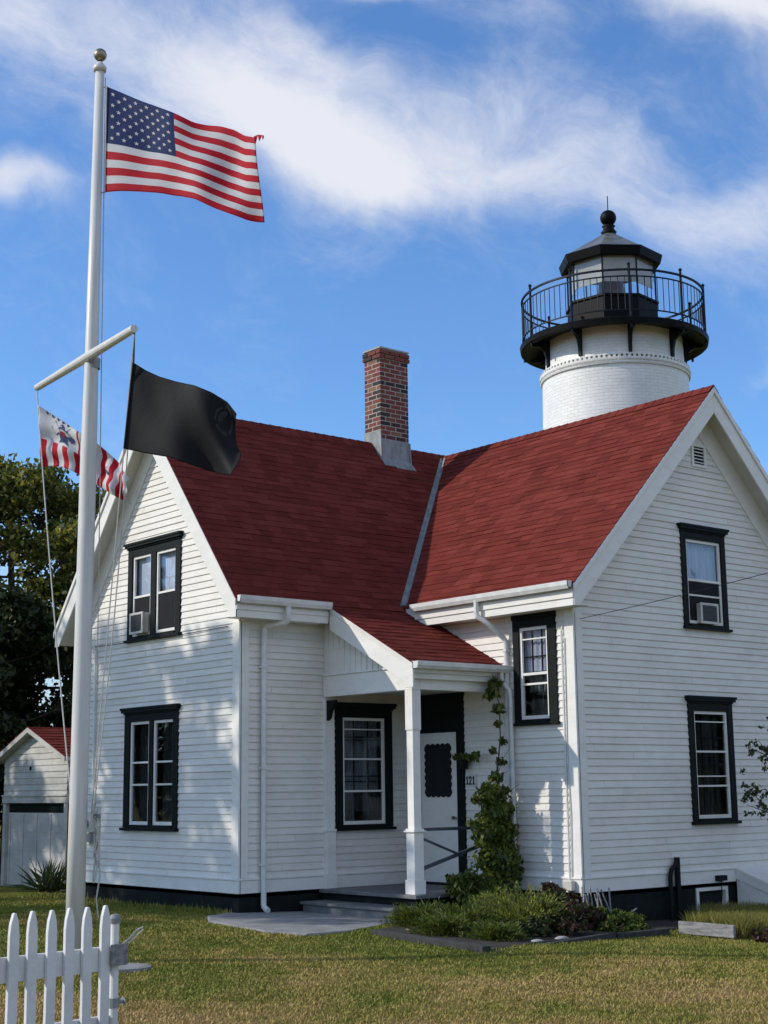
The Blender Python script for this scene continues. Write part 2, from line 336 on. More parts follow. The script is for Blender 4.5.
# window openings: (a0,a1,z0,z1)
WIN={'GL':(1.66,3.30,.92,2.68),'GU':(1.64,3.28,3.96,5.42),
     'RL':(5.78,6.86,.93,2.68),'RU':(5.80,6.90,3.92,5.38),'WB':(-3.28,-2.50,2.42,3.90),'PW':(1.80,2.90,.90,2.66),'D':(-1.25,-.18,.0,2.85)}
def rA(y): return ZRA-SA*abs(y-RY)
def rB(x): return ZRB-SB*abs(x-RX)
def copy_tree(o,dx,dy,rz,sc_,label):
    r=o.copy(); col.objects.link(r); r.location=(o.location.x+dx,o.location.y+dy,o.location.z); r.rotation_euler.z=rz; r.scale=(sc_,)*3; r['label']=label
    for ch in o.children:
        c=ch.copy(); col.objects.link(c); c.parent=r; c.matrix_parent_inverse=ch.matrix_parent_inverse.copy()
    return r
def extA(z):
    z=z+.05
    h=(ZRA-z)/SA; return (max(0,RY-h),min(GW,RY+h)) if h>0 else (RY,RY)
def extB(z):
    z=z+.05
    h=(ZRB-z)/SB; return (max(XB,RX-h),min(XE,RX+h)) if h>0 else (RX,RX)
siding(FG,.2,7.65,extA,[WIN['GL'],WIN['GU']]).build('wall',M['siding'],house,recalc=False)
siding(FL,.2,4.1,lambda z:(0,XB),[WIN['PW']]).build('wall',M['siding'],house,recalc=False)
siding(FB,.2,4.25,lambda z:(YB,0),[WIN['WB'],(-1.25,-.18,.2,2.85)]).build('wall',M['siding'],house,recalc=False)
siding(FR,.2,7.6,extB,[WIN['RL'],WIN['RU']]).build('wall',M['siding'],house,recalc=False)
# rear walls, floors
mb=MB(); mb.box(0,XE,GW,GW+.02,0,4.3); mb.box(XE,XE+.02,YB,GW,0,4.3)
mb.prism([(XE+.02,0,4.3),(XE+.02,GW,4.3),(XE+.02,RY,7.6)],[(XE+.06,0,4.3),(XE+.06,GW,4.3),(XE+.06,RY,7.6)])
mb.build('rear_wall',M['siding'],house)
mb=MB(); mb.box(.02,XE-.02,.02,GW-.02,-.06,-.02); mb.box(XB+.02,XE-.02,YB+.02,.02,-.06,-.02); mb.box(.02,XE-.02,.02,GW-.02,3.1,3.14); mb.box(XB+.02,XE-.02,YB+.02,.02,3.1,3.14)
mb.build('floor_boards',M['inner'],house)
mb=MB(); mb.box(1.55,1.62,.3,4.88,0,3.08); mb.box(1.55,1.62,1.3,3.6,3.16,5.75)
mb.build('blocking_partition',M['inner'],house)  # unseen inner walls, added to keep the view through the windows dark
mb=MB(); mb.box(4.2,4.3,-3.5,0,0,3.08); mb.build('blocking_partition',M['inner'],house)
mb=MB(); mb.box(5.2,7.6,-2.4,-2.34,3.2,5.9) ; mb.build('blocking_partition',M['inner'],house)
# foundation
def found():
    mb=MB()
    FG.box(mb,.02,GW-.02,-.2,-.02,-1,-.004); FL.box(mb,.205,XB-.01,-.2,-.02,-1,-.004)
    FB.box(mb,YB+.205,-.0,-.2,-.02,-1,-.004)
    FR.box(mb,XB+.02,5.80,-.2,-.02,-1.2,-.004); FR.box(mb,6.56,XE,-.2,-.02,-1.2,-.004); FR.box(mb,5.80,6.56,-.2,-.02,-1.2,-.42); FR.box(mb,5.80,6.56,-.2,-.02,-.05,-.004)
    mb.build('foundation',M['found'],house)
found()
# basement window
bw=MB(); FR.box(bw,5.80,5.86,-.12,.0,-.42,-.06); FR.box(bw,6.50,6.56,-.12,.0,-.42,-.06); FR.box(bw,5.865,6.495,-.12,.0,-.11,-.06); FR.box(bw,5.865,6.495,-.12,.0,-.42,-.38)
bwo=bw.build('basement_window',M['trim'],house); g=MB(); FR.box(g,5.867,6.493,-.09,-.08,-.379,-.112); g.build('pane',M['screen'],bwo)  # opaque dark pane stands for the unlit cellar behind the glass
# water table, corner boards, frieze
mb=MB()
def wt(face,a0,a1):
    face.box(mb,a0,a1,-.02,.028,0,.185); face.box(mb,a0,a1,-.02,.045,.187,.215)
wt(FG,-.028,GW+.02); 
mb2=mb; mb2.build('water_table',M['trim'],house,bevel=.004)
mb=MB(); wt(FL,.0,1.52); wt(FL,1.76,XB); mb.build('water_table',M['trim'],house,bevel=.004)
mb=MB(); wt(FB,YB-.028,-2.3); wt(FB,-2.3,-1.33); mb.build('water_table',M['trim'],house,bevel=.004)
mb=MB(); wt(FR,XB+.0,6.74); wt(FR,8.0,XE); mb.build('water_table',M['trim'],house,bevel=.004)
def cboard(face,a0,a1,z0=.216,z1=4.02,t=.030):
    mb=MB(); face.box(mb,a0,a1,-.02,t,z0,z1); return mb.build('corner_board',M['trim'],house,bevel=.004)
cboard(FG,-.030,.15,z1=3.97); cboard(FL,.0,.15,z1=3.97); cboard(FG,GW-.15,GW)
cboard(FB,YB-.030,YB+.15); cboard(FR,XB+.0,XB+.16)
# long-wall inner strip and pilaster of porch
mb=MB(); FL.box(mb,1.55,1.73,-.01,.06,.0,2.88); FL.box(mb,1.52,1.76,-.01,.085,.0,.22); FL.box(mb,1.575,1.745,-.01,.07,.22,.84); FL.box(mb,1.53,1.75,-.01,.085,.84,.88)
mb.build('pilaster',M['trim'],house,bevel=.004)

# --- windows
def window(face,a0,a1,z0,z1,sashes,bars,cap=True,inner_grid=False,curtain='dark',upper_pale=None,capz=.14,casing=.0,outs=(.0,.0),screen=False,label=None):
    """a0..a1, z0..z1 : wall opening (inner edge of the casing lies sash-side)"""
    mb=MB(); ol,orr=outs
    A0,A1=a0-.004-ol,a1+.004+orr
    lo=min(s[0] for s in sashes); hi=max(s[1] for s in sashes); sz0=z0+.035; sz1=z1-.08
    face.box(mb,A0,lo,-.07,.036,z0-.01,z1+.04); face.box(mb,hi,A1,-.07,.036,z0-.01,z1+.04)
    ss=sorted(sashes)
    for (p,q),(r_,s_) in zip(ss[:-1],ss[1:]): face.box(mb,q,r_,-.07,.030,sz0,sz1)
    face.box(mb,lo,hi,-.07,.033,sz1,z1+.04)
    face.box(mb,A0-.025,A1+.025,-.07,.085,z0-.055,z0-.012); face.box(mb,lo,hi,-.07,.06,z0-.012,sz0)
    if cap:
        face.box(mb,A0-.01,A1+.01,-.02,.055,z1+.042,z1+.07); face.box(mb,A0-.04,A1+.04,-.02,.085,z1+.07,z1+.11); face.box(mb,A0-.055,A1+.055,-.02,.10,z1+.11,z1+.15)
    else: face.box(mb,A0-.01,A1+.01,-.02,.05,z1+.042,z1+.14)
    w=mb.build('window',M['dark'],house,bevel=.003)
    if label: w['label']=label
    for s0,s1 in sashes:
        f=MB(); t=.045; face.box(f,s0,s0+t,-.03,.008,sz0,sz1); face.box(f,s1-t,s1,-.03,.008,sz0,sz1)
        face.box(f,s0+t,s1-t,-.03,.008,sz0,sz0+t*1.2); face.box(f,s0+t,s1-t,-.03,.008,sz1-t,sz1)
        H=sz1-sz0
        for fr,th in bars: 
            zc=sz1-fr*H; face.box(f,s0+t,s1-t,-.028,.004,zc-th/2,zc+th/2)
        if inner_grid:
            W=s1-s0
            for k in (1,2): face.box(f,s0+W*k/3-.009,s0+W*k/3+.009,-.075,-.055,sz0+.04,sz1-.04,1)
            for fr in inner_grid:
                zc=sz1-fr*H; face.box(f,s0+t,s1-t,-.072,-.056,zc-.01,zc+.01,1)
        f.build('sash',[M['trim'],M['dark']],w,bevel=.002)
        g=MB(); face.box(g,s0+t-.01,s1-t+.01,-.022,-.018,sz0+.02,sz1-.02); g.build('pane',M['glass'],w)
        def sheet(za,zb,mat,name,amp=.018,off=.16,cover=1.0):
            c=MB(); n=40; x0,x1=s0+.01,s0+(s1-s0)*cover-.01
            for i in range(n):
                u0=x0+(x1-x0)*i/n; u1=x0+(x1-x0)*(i+1)/n
                o0=-off+amp*math.sin(u0*70+math.sin(u0*23)); o1=-off+amp*math.sin(u1*70+math.sin(u1*23))
                c.face([face.P(u0,o0,za),face.P(u1,o1,za),face.P(u1,o1,zb),face.P(u0,o0,zb)])
            c.build(name,M[mat],w,smooth=True,recalc=False)
        if curtain=='dark': sheet(sz0,sz1,'curtain','curtain')
        if curtain=='half': sheet(sz0+.30*H,sz1,'curtain_grey','curtain')
        if curtain=='half' and not upper_pale: sheet(sz0+.12*H,sz0+.30*H,'curtain','curtain')
        if upper_pale:
            sheet(sz1-upper_pale*H,sz1,'blind' if curtain=='none' else 'curtain_pale','blind',amp=.002 if curtain=='none' else .014,off=.09)
        if screen:
            g=MB(); face.box(g,s0+t-.005,s1-t+.005,-.012,-.010,sz0+.03,sz1-screen*H); g.build('insect_screen',M['screen'],w)
    return w
window(FG,*WIN['GL'],[(1.80,2.41),(2.53,3.14)],[(.40,.03),(.615,.03)],curtain='dark')
window(FG,*WIN['GU'],[(1.79,2.40),(2.56,3.15)],[(.51,.035)],curtain='none',upper_pale=.5,screen=.53)
window(FR,*WIN['RL'],[(5.91,6.74)],[(.10,.018),(.38,.03),(.61,.018),(.70,.028)],curtain='dark',inner_grid=(.25,.5))
window(FR,*WIN['RU'],[(5.92,6.79)],[(.48,.04),(.66,.028)],curtain='x',upper_pale=.5,screen=.5)
window(FB,*WIN['WB'],[(-3.19,-2.60)],[(.13,.02),(.51,.04),(.62,.03)],cap=False,curtain='half',upper_pale=.48,inner_grid=(.32,),outs=(.08,.02))
window(FL,*WIN['PW'],[(1.92,2.78)],[(.11,.018),(.39,.028),(.69,.03)],curtain='half',upper_pale=.0,inner_grid=(.18,.21,.55,.60),outs=(.02,.02))

# --- door
d=MB(); FB.box(d,-1.34,-1.17,-.05,.04,.0,2.90); FB.box(d,-.27,-.10,-.05,.04,.0,2.90); FB.box(d,-1.17,-.27,-.05,.02,2.34,2.90); FB.box(d,-1.36,-.08,-.05,.05,2.901,2.94); FB.box(d,-1.17,-.27,-.05,.06,-.0,.03)
dr=d.build('door_casing',M['dark'],house,bevel=.004)
d=MB()
# leaf with a scalloped opening: built as four rails around a dark scalloped panel
FB.box(d,-1.165,-.275,-.045,-.005,.035,2.335)
door=d.build('door',M['trim'],house,bevel=.004)
def scallop(o,grow,mat,name):
    pts=[]; y0,y1,z0,z1=-.99-grow,-.41+grow,1.36-grow,2.14+grow
    def run(a,b,n):
        for i in range(n):
            for k in range(6):
                t=(i+k/6)/n; p=(a[0]+(b[0]-a[0])*t, a[1]+(b[1]-a[1])*t); nx,nz=(b[1]-a[1]),-(b[0]-a[0]); L=math.hypot(nx,nz); bb=.028*math.sin(math.pi*k/6)
                pts.append((p[0]+nx/L*bb,p[1]+nz/L*bb))
    run((y0,z0),(y1,z0),5); run((y1,z0),(y1,z1),7); run((y1,z1),(y0,z1),5); run((y0,z1),(y0,z0),7)
    q=MB(); q.prism([FB.P(a,o-.012,z) for a,z in pts],[FB.P(a,o,z) for a,z in pts]); return q.build(name,mat,door)
scallop(.010,.0,M['screen'],'door_glass')
q=MB(); q.tube([FB.P(-1.10,.0,1.02),FB.P(-1.10,.05,1.02)],.012); q.tube([FB.P(-1.10,.049,1.02),FB.P(-1.10,.08,1.02)],.028,10); q.build('handle',M['brass'],door)
# house number plaque: digits 1 2 1 on wall beside the door
def digit(mb,ch,a,z,h,face,o):
    w=h*.5; t=h*.16
    def seg(a0,z0,a1,z1):
        A=Vector((a0,z0)); B=Vector((a1,z1)); dd=(B-A).normalized(); n=Vector((-dd.y,dd.x))*t/2; A-=dd*t*.4; B+=dd*t*.4
        c=[A-n,B-n,B+n,A+n]; mb.prism([face.P(a-p.x,o,z+p.y) for p in c],[face.P(a-p.x,o+.008,z+p.y) for p in c])
    if ch=='1': seg(w*.55,0,w*.55,h); seg(w*.25,h*.78,w*.55,h); seg(w*.25,0,w*.85,0)
    if ch=='2':
        pts=[(w*.08,h*.74),(w*.2,h*.95),(w*.5,h*1.02),(w*.8,h*.92),(w*.86,h*.68),(w*.6,h*.4),(w*.08,0),(w*.92,0)]
        for p,q_ in zip(pts[:-1],pts[1:]): seg(*p,*q_)
pl=MB(); FB.box(pl,-1.60,-1.36,.015,.03,1.49,1.68); plo=pl.build('number_plaque',M['soffit'],house)
for i,ch in enumerate('121'):
    q=MB(); digit(q,ch,-1.375-i*.072,1.53,.11,FB,.031); q.build('numeral',M['black'],plo)

# --- roofs
def slope(name,P,nrm,u0f,u1f,V,expo=.135,tab=.30,mat='shingle',seed=0):
    """P(u,v)->point on roof plane, courses climb v"""
    rd=random.Random(seed); mb=MB(); n=Vector(nrm); k=0; v=0.0
    while v<V-.02:
        v1=min(v+expo,V); wob=rd.uniform(-.006,.006)
        ua,ub=u0f(v),u1f(v); ua1,ub1=u0f(v1),u1f(v1)
        edges=[ua]; x=ua+rd.uniform(.08,tab)
        while x<ub-.08: edges.append(x); x+=tab*rd.uniform(.75,1.25)
        edges.append(ub)
        for i in range(len(edges)-1):
            a,b_=edges[i],edges[i+1]; a1=ua1 if i==0 else a; b1=ub1 if i==len(edges)-2 else b_
            if i!=0 and a>ub1 and ub1<ub: pass
            a1=min(max(a1,ua1),ub1); b1=min(max(b1,ua1),ub1)
            h=rd.uniform(.008,.018); dv=rd.choice([0,0,-.010,-.015,.006])+wob
            if k==0: dv=0
            p0=Vector(P(a,v+dv))+n*h; p1=Vector(P(b_,v+dv))+n*h
            p2=Vector(P(b1,v1+.02))+n*.003; p3=Vector(P(a1,v1+.02))+n*.003
            q0=Vector(P(a,v+dv))-n*.004; q1=Vector(P(b_,v+dv))-n*.004
            s=len(mb.v); mb.v+=[tuple(p) for p in (p0,p1,p2,p3,q0,q1)]
            mb.f+= [(s,s+1,s+2,s+3),(s+4,s+5,s+1,s),(s+4,s,s+3),(s+1,s+5,s+2)]; mb.m+=[0]*4
        v=v1; k+=1
    return mb.build(name,M[mat],house,recalc=False)
# wing A : ridge along x at y=RY
cA=math.sqrt(1+SA*SA); nA=(0,-SA/cA,1/cA); VA=(RY+.38)*cA
nA2=(0,SA/cA,1/cA)
cB=math.sqrt(1+SB*SB); nB=(-SB/cB,0,1/cB); nB2=(SB/cB,0,1/cB); VBL=(RX-2.94)*cB
XL=-.34; YF=YB-.37
PA=lambda u,v:(u,-.38+v/cA,ZEA-.01*SA+v*SA/cA)
PA2=lambda u,v:(u,GW+.38-v/cA,ZEA-.01*SA+v*SA/cA)
PB=lambda u,v:(2.94+v/cB,u,ZEB-.01*SB+v*SB/cB)
PB2=lambda u,v:(XE+.36-v/cB,u,ZEB-.01*SB+v*SB/cB)
def zA(y): return ZEA+SA*(y+.37)
def valley_x(v):   # on slope A at upslope v: x where B west slope has same height
    z=ZEA+v*SA/cA; return 2.95+(z-ZEB)/SB
def valley_y(v):
    z=ZEB+v*SB/cB; return -.37+(z-ZEA)/SA
rf=slope('roof',PA,nA,lambda v:XL,lambda v:min(valley_x(v)+.05,RX),VA,seed=1)
slope('roof',PB,nB,lambda v:YF-.02,lambda v:min(valley_y(v)+.05,RY),VBL,seed=2)
slope('rear_roof',PA2,nA2,lambda v:XL,lambda v:XE+.3,VA,seed=3,expo=.33,tab=.9)
slope('rear_roof',PB2,nB2,lambda v:YF-.02,lambda v:min(valley_y(v)+.05,RY),VBL,seed=4,expo=.33,tab=.9)
slope('rear_roof',PA,nA,lambda v:max(2*RX-valley_x(v)-.05,RX),lambda v:XE+.3,VA,seed=5,expo=.33,tab=.9)
# roof deck and soffit (solid slab under the shingles)
def slabA(sgn,x0,x1):
    f=(lambda y:y) if sgn>0 else (lambda y:GW-y)
    pts=[(-.355,zA(-.355)-.012),(RY,zA(RY)-.012),(RY,zA(RY)-.26),(-.10,zA(-.10)-.26),(-.355,4.02)]
    mb=MB(); mb.prism([(x0,f(y),z) for y,z in pts],[(x1,f(y),z) for y,z in pts]); return mb
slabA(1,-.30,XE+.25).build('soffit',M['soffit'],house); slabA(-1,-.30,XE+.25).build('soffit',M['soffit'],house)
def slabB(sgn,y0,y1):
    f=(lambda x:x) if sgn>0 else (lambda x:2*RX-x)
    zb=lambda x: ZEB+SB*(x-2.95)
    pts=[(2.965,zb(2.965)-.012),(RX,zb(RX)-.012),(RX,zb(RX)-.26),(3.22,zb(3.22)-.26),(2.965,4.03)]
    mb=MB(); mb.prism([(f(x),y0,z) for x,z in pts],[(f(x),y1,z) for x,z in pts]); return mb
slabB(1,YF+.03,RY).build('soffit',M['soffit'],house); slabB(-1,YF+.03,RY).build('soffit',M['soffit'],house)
# rake boards
def rakeA(sgn):
    f=(lambda y:y) if sgn>0 else (lambda y:GW-y)
    mb=MB(); g=-.002 if sgn>0 else .002
    def poly(x0,x1,t,b_):
        yb=-.37+max(0,(3.985-(ZEA-b_)))/SA
        pts=[(-.37,zA(-.37)-t),(RY+g,zA(RY+g)-t),(RY+g,zA(RY+g)-b_),(yb,3.985),(-.37,3.985)]
        mb.prism([(x0,f(y),z) for y,z in pts],[(x1,f(y),z) for y,z in pts])
    poly(-.325,-.302,.006,.45)
    pts=[(-.39,zA(-.39)-.004),(RY+g,zA(RY+g)-.004),(RY+g,zA(RY+g)-.10),(-.39,zA(-.39)-.10)]
    mb.prism([(-.352,f(y),z) for y,z in pts],[(-.327,f(y),z) for y,z in pts])
    mb.build('rake_board',M['trim'],house,bevel=.003)
    # frieze board on the wall under the rake
    mb=MB(); pts=[(.0,zA(0)-.25),(RY+g,zA(RY)-.25),(RY+g,zA(RY)-.74),(.0,zA(0)-.74)]
    mb.prism([(-.035,f(y),z) for y,z in pts],[(-.0,f(y),z) for y,z in pts]); mb.build('frieze_board',M['trim'],house)
rakeA(1); rakeA(-1)
def rakeB(sgn):
    f=(lambda x:x) if sgn>0 else (lambda x:2*RX-x)
    zb=lambda x: ZEB+SB*(x-2.95); g=-.002
    mb=MB(); b_=.43
    pts=[(2.95,zb(2.95)-.006),(RX+g,zb(RX)-.006),(RX+g,zb(RX)-b_),(3.06,4.005),(2.95,4.005)]
    mb.prism([(f(x),YF,z) for x,z in pts],[(f(x),YF+.028,z) for x,z in pts])
    pts=[(2.93,zb(2.93)-.004),(RX+g,zb(RX)-.004),(RX+g,zb(RX)-.10),(2.93,zb(2.93)-.10)]
    mb.prism([(f(x),YF-.028,z) for x,z in pts],[(f(x),YF-.002,z) for x,z in pts])
    mb.build('rake_board',M['trim'],house,bevel=.003)
    mb=MB(); pts=[(XB,zb(XB)-.25),(RX+g,zb(RX)-.25),(RX+g,zb(RX)-.74),(XB,zb(XB)-.74)]
    mb.prism([(f(x),YB-.035,z) for x,z in pts],[(f(x),YB,z) for x,z in pts]); mb.build('frieze_board',M['trim'],house)
rakeB(1); rakeB(-1)
# eave fascia + gutters
def eave(face_pt,a0,a1,ztop,zbot,name_f='fascia'):
    """face_pt(a,o,z), o outward from the fascia plane"""
    f=MB()
    def bx(o0,o1,z0,z1,aa=a0,ab=a1,m=f): m.hexa([face_pt(aa,o0,z0),face_pt(ab,o0,z0),face_pt(ab,o1,z0),face_pt(aa,o1,z0),face_pt(aa,o0,z1),face_pt(ab,o0,z1),face_pt(ab,o1,z1),face_pt(aa,o1,z1)])
    bx(-.03,.0,zbot,ztop-.03); bx(.001,.02,zbot+.11,ztop-.10); bx(-.33,-.031,zbot+.01,zbot+.03)
    f.build(name_f,M['trim'],house,bevel=.003)
    g=MB(); z=ztop+.03
    prof=[(.022,z),(.03,z-.085),(.045,z-.11),(.10,z-.11),(.125,z-.06),(.13,z),(.118,z),(.11,z-.055),(.095,z-.095),(.05,z-.095),(.037,z-.08),(.03,z)]
    g.prism([face_pt(a0,o,zz) for o,zz in prof],[face_pt(a1,o,zz) for o,zz in prof])
    for aa in (a0,a1-.006 if a1>a0 else a1+.006):
        c=[(.022,z),(.03,z-.085),(.045,z-.11),(.10,z-.11),(.125,z-.06),(.13,z)]
        g.prism([face_pt(aa,o,zz) for o,zz in c],[face_pt(aa+.005,o,zz) for o,zz in c])
    g.build('gutter',M['gutter'],house)
eave(lambda a,o,z:(a,-.37-o,z),-.32,1.38,ZEA-.0,3.985)
eave(lambda a,o,z:(2.95-o,a,z),-4.05,-.62,ZEB-.01,4.005)
# valley flashing
v0=0.15; pts=[]
def vp(t):
    z=ZEB+.02+(ZRB-ZEB-.02)*t; return Vector((2.95+(z-ZEB)/SB,-.37+(z-ZEA)/SA,z))
dB=Vector((1/cB,0,SB/cB)); 
mb=MB(); a=vp(0); b_=vp(.985); up=Vector((0,0,1))
eA=Vector((-.085,0,0)); eB=Vector((0,-.085,0))
for e,n_ in ((eA,Vector(nA)),(eB,Vector(nB))):
    mb.face([a+up*.028,b_+up*.028,b_+e+n_*.030,a+e+n_*.030])
    mb.face([a+up*.01,b_+up*.01,b_+e+n_*.012,a+e+n_*.012]); mb.face([a+e+n_*.030,b_+e+n_*.030,b_+e+n_*.012,a+e+n_*.012])
mb.build('valley_flashing',M['flash'],rf,recalc=False)
# ridge caps
def ridgecap(p0,p1,side,sl,parent):
    mb=MB(); p0=Vector(p0); p1=Vector(p1); L=(p1-p0).length; d=(p1-p0)/L; s=Vector(side); x=0
    while x<L:
        e=min(x+.2,L); q0=p0+d*x; q1=p0+d*e; w=.13
        for sg in (1,-1):
            o=s*sg*w-Vector((0,0,w*sl)); mb.face([q0+up*.035,q1+up*.026,q1+o+up*.026,q0+o+up*.035]); 
        x=e
    mb.build('ridge_cap',M['shingle'],parent,recalc=False)
ridgecap((XL,RY,ZRA),(RX,RY,ZRA),(0,1,0),SA,rf); ridgecap((RX,YF-.02,ZRB),(RX,RY,ZRB+.0),(1,0,0),SB,rf); ridgecap((RX,RY,ZRA),(XE+.3,RY,ZRA),(0,1,0),SA,rf)

# --- porch
PX0,PY=1.42,-2.31; PZT,PZB=4.25,3.25; SP=(PZT-PZB)/(-.37-PY); cP=math.sqrt(1+SP*SP)
PP=lambda u,v:(u,PY-.02+v/cP,PZB-.02*SP+v*SP/cP)
slope('porch_roof',PP,(0,-SP/cP,1/cP),lambda v:PX0-.03,lambda v:XB-.01,(-.33-PY)*cP,seed=9,expo=.15)
zP=lambda y:PZB+SP*(y-PY)
mb=MB(); pts=[(PY+.01,zP(PY+.01)-.014),(-.05,zP(-.05)-.014),(-.05,zP(-.05)-.10),(PY+.08,zP(PY+.08)-.12),(PY+.01,zP(PY)-.09)]
mb.prism([(PX0+.025,y,z) for y,z in pts],[(XB-.02,y,z) for y,z in pts]); mb.build('porch_roof_deck',M['soffit'],house)
mb=MB(); pts=[(PY-.005,zP(PY)-.006),(-.372,zP(-.372)-.006),(-.372,zP(-.372)-.36),(PY+.22,zP(PY+.22)-.36),(PY+.17,2.90),(PY-.005,2.90)]
mb.prism([(PX0-.012,y,z) for y,z in pts],[(PX0+.022,y,z) for y,z in pts])
pts=[(PY-.02,zP(PY-.02)-.004),(-.375,zP(-.375)-.004),(-.375,zP(-.375)-.07),(PY-.02,zP(PY-.02)-.07)]
mb.prism([(PX0-.035,y,z) for y,z in pts],[(PX0-.014,y,z) for y,z in pts]); mb.build('porch_rake_board',M['trim'],house,bevel=.003)
# beams
mb=MB(); mb.box(1.54,1.69,-2.14,-.031,2.88,3.20); mb.box(1.515,1.70,-2.10,-.031,3.201,3.225); mb.build('porch_beam',M['trim'],house,bevel=.004)
mb=MB(); mb.box(1.692,XB-.02,-2.14,-1.99,2.885,3.06); mb.box(1.45,XB-.02,-2.24,-2.142,3.03,3.12); mb.box(1.445,XB-.02,-2.29,-2.242,3.11,3.19); mb.build('porch_beam',M['trim'],house,bevel=.004)
# board-and-batten infill above side beam
mb=MB(); pts=[(-.02,3.226),(-.02,zP(-.02)-.1),(PY+.25,zP(PY+.25)-.1),(PY+.25,3.226)]
mb.prism([(1.57,y,z) for y,z in pts],[(1.60,y,z) for y,z in pts])
for i in range(14):
    y=-.12-i*.135
    if zP(y)-.12>3.24: mb.box(1.556,1.572,y-.018,y+.018,3.226,zP(y)-.12)
mb.build('batten_infill',M['trim'],house)
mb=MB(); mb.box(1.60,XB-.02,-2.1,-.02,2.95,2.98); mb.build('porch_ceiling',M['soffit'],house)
# porch gutter
g=MB(); z=PZB+.02
prof=[(.0,z),(.01,z-.08),(.025,z-.105),(.11,z-.105),(.145,z-.06),(.15,z),(.14,z),(.13,z-.055),(.105,z-.09),(.03,z-.09),(.018,z-.075),(.01,z)]
g.prism([(1.40,PY+.015-o,zz) for o,zz in prof],[(XB+.0,PY+.015-o,zz) for o,zz in prof]); g.box(1.398,1.403,PY-.12,PY+.01,z-.10,z-.005); g.build('gutter',M['gutter'],house)
# post
mb=MB(); cx,cy=1.615,-2.065
def sq(h,z0,z1): mb.box(cx-h,cx+h,cy-h,cy+h,z0,z1)
sq(.105,.002,.20); sq(.088,.20,.86); sq(.115,.86,.885); sq(.095,.885,.91); sq(.070,.91,2.30); sq(.082,2.30,2.878)
mb.build('porch_post',M['trim'],house,bevel=.005)
# brackets beside window (dark) 
mb=MB(); pr=[(0,2.83),(.0,2.52),(.06,2.56),(.10,2.68),(.20,2.75),(.20,2.83)]
mb.prism([(1.58,-.062-a,z) for a,z in pr],[(1.64,-.062-a,z) for a,z in pr]); mb.build('porch_bracket',M['dark'],house)
# floor & steps
mb=MB(); mb.box(1.44,XB-.03,-2.27,-.03,-.05,.0); mb.build('porch_floor',M['floor'],house,bevel=.006)
mb=MB(); mb.box(1.50,XB-.03,-2.22,-.05,-1,-.051); mb.build('porch_skirt',M['found'],house)
mb=MB(); mb.box(1.03,1.50,-2.25,-.10,-.195,-.155); mb.build('step',M['floor'],house,bevel=.006)
mb=MB(); mb.box(1.07,1.49,-2.22,-.13,-.9,-.196); mb.build('step_riser',M['floor'],house)
# railing
mb=MB(); mb.box(1.72,XB-.03,-2.09,-2.04,.87,.915)
def bar(p,q,w=.02,h=.03):
    p=Vector(p); q=Vector(q); d=(q-p).normalized(); s=Vector((0,1,0))*w; u_=d.cross(Vector((0,1,0))).normalized()*h
    mb.hexa([p-s-u_,q-s-u_,q+s-u_,p+s-u_,p-s+u_,q-s+u_,q+s+u_,p+s+u_])
bar((1.72,-2.065,.78),(2.52,-2.065,.50),.015,.015); bar((1.72,-2.065,.34),(2.98,-2.065,.66),.02,.024)
mb.build('porch_railing',M['darkblue'],house)

# --- downspouts
def dspout(pts,r=.04,label=None):
    mb=MB(); pts=[Vector(p) for p in pts]; P=[]
    for i,p in enumerate(pts):
        if 0<i<len(pts)-1:
            a=(pts[i-1]-p); b_=(pts[i+1]-p); k=min(.06,a.length*.3,b_.length*.3)
            A=p+a.normalized()*k; B=p+b_.normalized()*k; P+=[A,p*.5+A*.25+B*.25,B]
        else: P.append(p)
    mb.tube(P,r,10); return mb
m_=dspout([(.56,-.46,4.18),(.56,-.46,4.0),(.56,-.42,3.95),(.385,-.10,3.90),(.385,-.085,3.78),(.385,-.085,-.2),(.385,-.20,-.25)],.042)
for z in (3.3,1.8,.4): m_.box(.335,.435,-.132,-.02,z-.015,z+.015)
m_.build('downspout',M['gutter'],house,smooth=False)
m_=dspout([(2.87,-2.12,4.26),(2.87,-2.12,4.02),(3.0,-2.25,3.90),(3.235,-2.36,3.66),(3.235,-2.36,3.5),(3.235,-2.36,-.15)],.04)
for z in (3.5,2.0,.6): m_.box(3.19,3.30,-2.41,-2.31,z-.015,z+.015)
m_.build('downspout',M['gutter'],house)
m_=dspout([(3.12,-2.37,3.2),(3.12,-2.37,3.07),(3.15,-2.40,2.98),(3.19,-2.46,2.90),(3.205,-2.46,2.75),(3.215,-2.45,-.1)],.034); m_.build('downspout',M['gutter'],house)
# gable vent
mb=MB(); FR.box(mb,6.18,6.23,-.02,.04,6.50,6.88); FR.box(mb,6.49,6.54,-.02,.04,6.50,6.88); FR.box(mb,6.23,6.49,-.02,.04,6.50,6.545); FR.box(mb,6.23,6.49,-.02,.04,6.835,6.88)
for i in range(5):
    z=6.57+i*.055; mb.hexa([FR.P(6.23,.0,z+.03),FR.P(6.49,.0,z+.03),FR.P(6.49,.035,z),FR.P(6.23,.035,z),FR.P(6.23,.0,z+.04),FR.P(6.49,.0,z+.04),FR.P(6.49,.035,z+.012),FR.P(6.23,.035,z+.012)])
gv=mb.build('gable_vent',M['trim'],house); mb=MB(); FR.box(mb,6.23,6.49,-.03,.021,6.545,6.835); mb.build('vent_opening',M['dark'],gv)
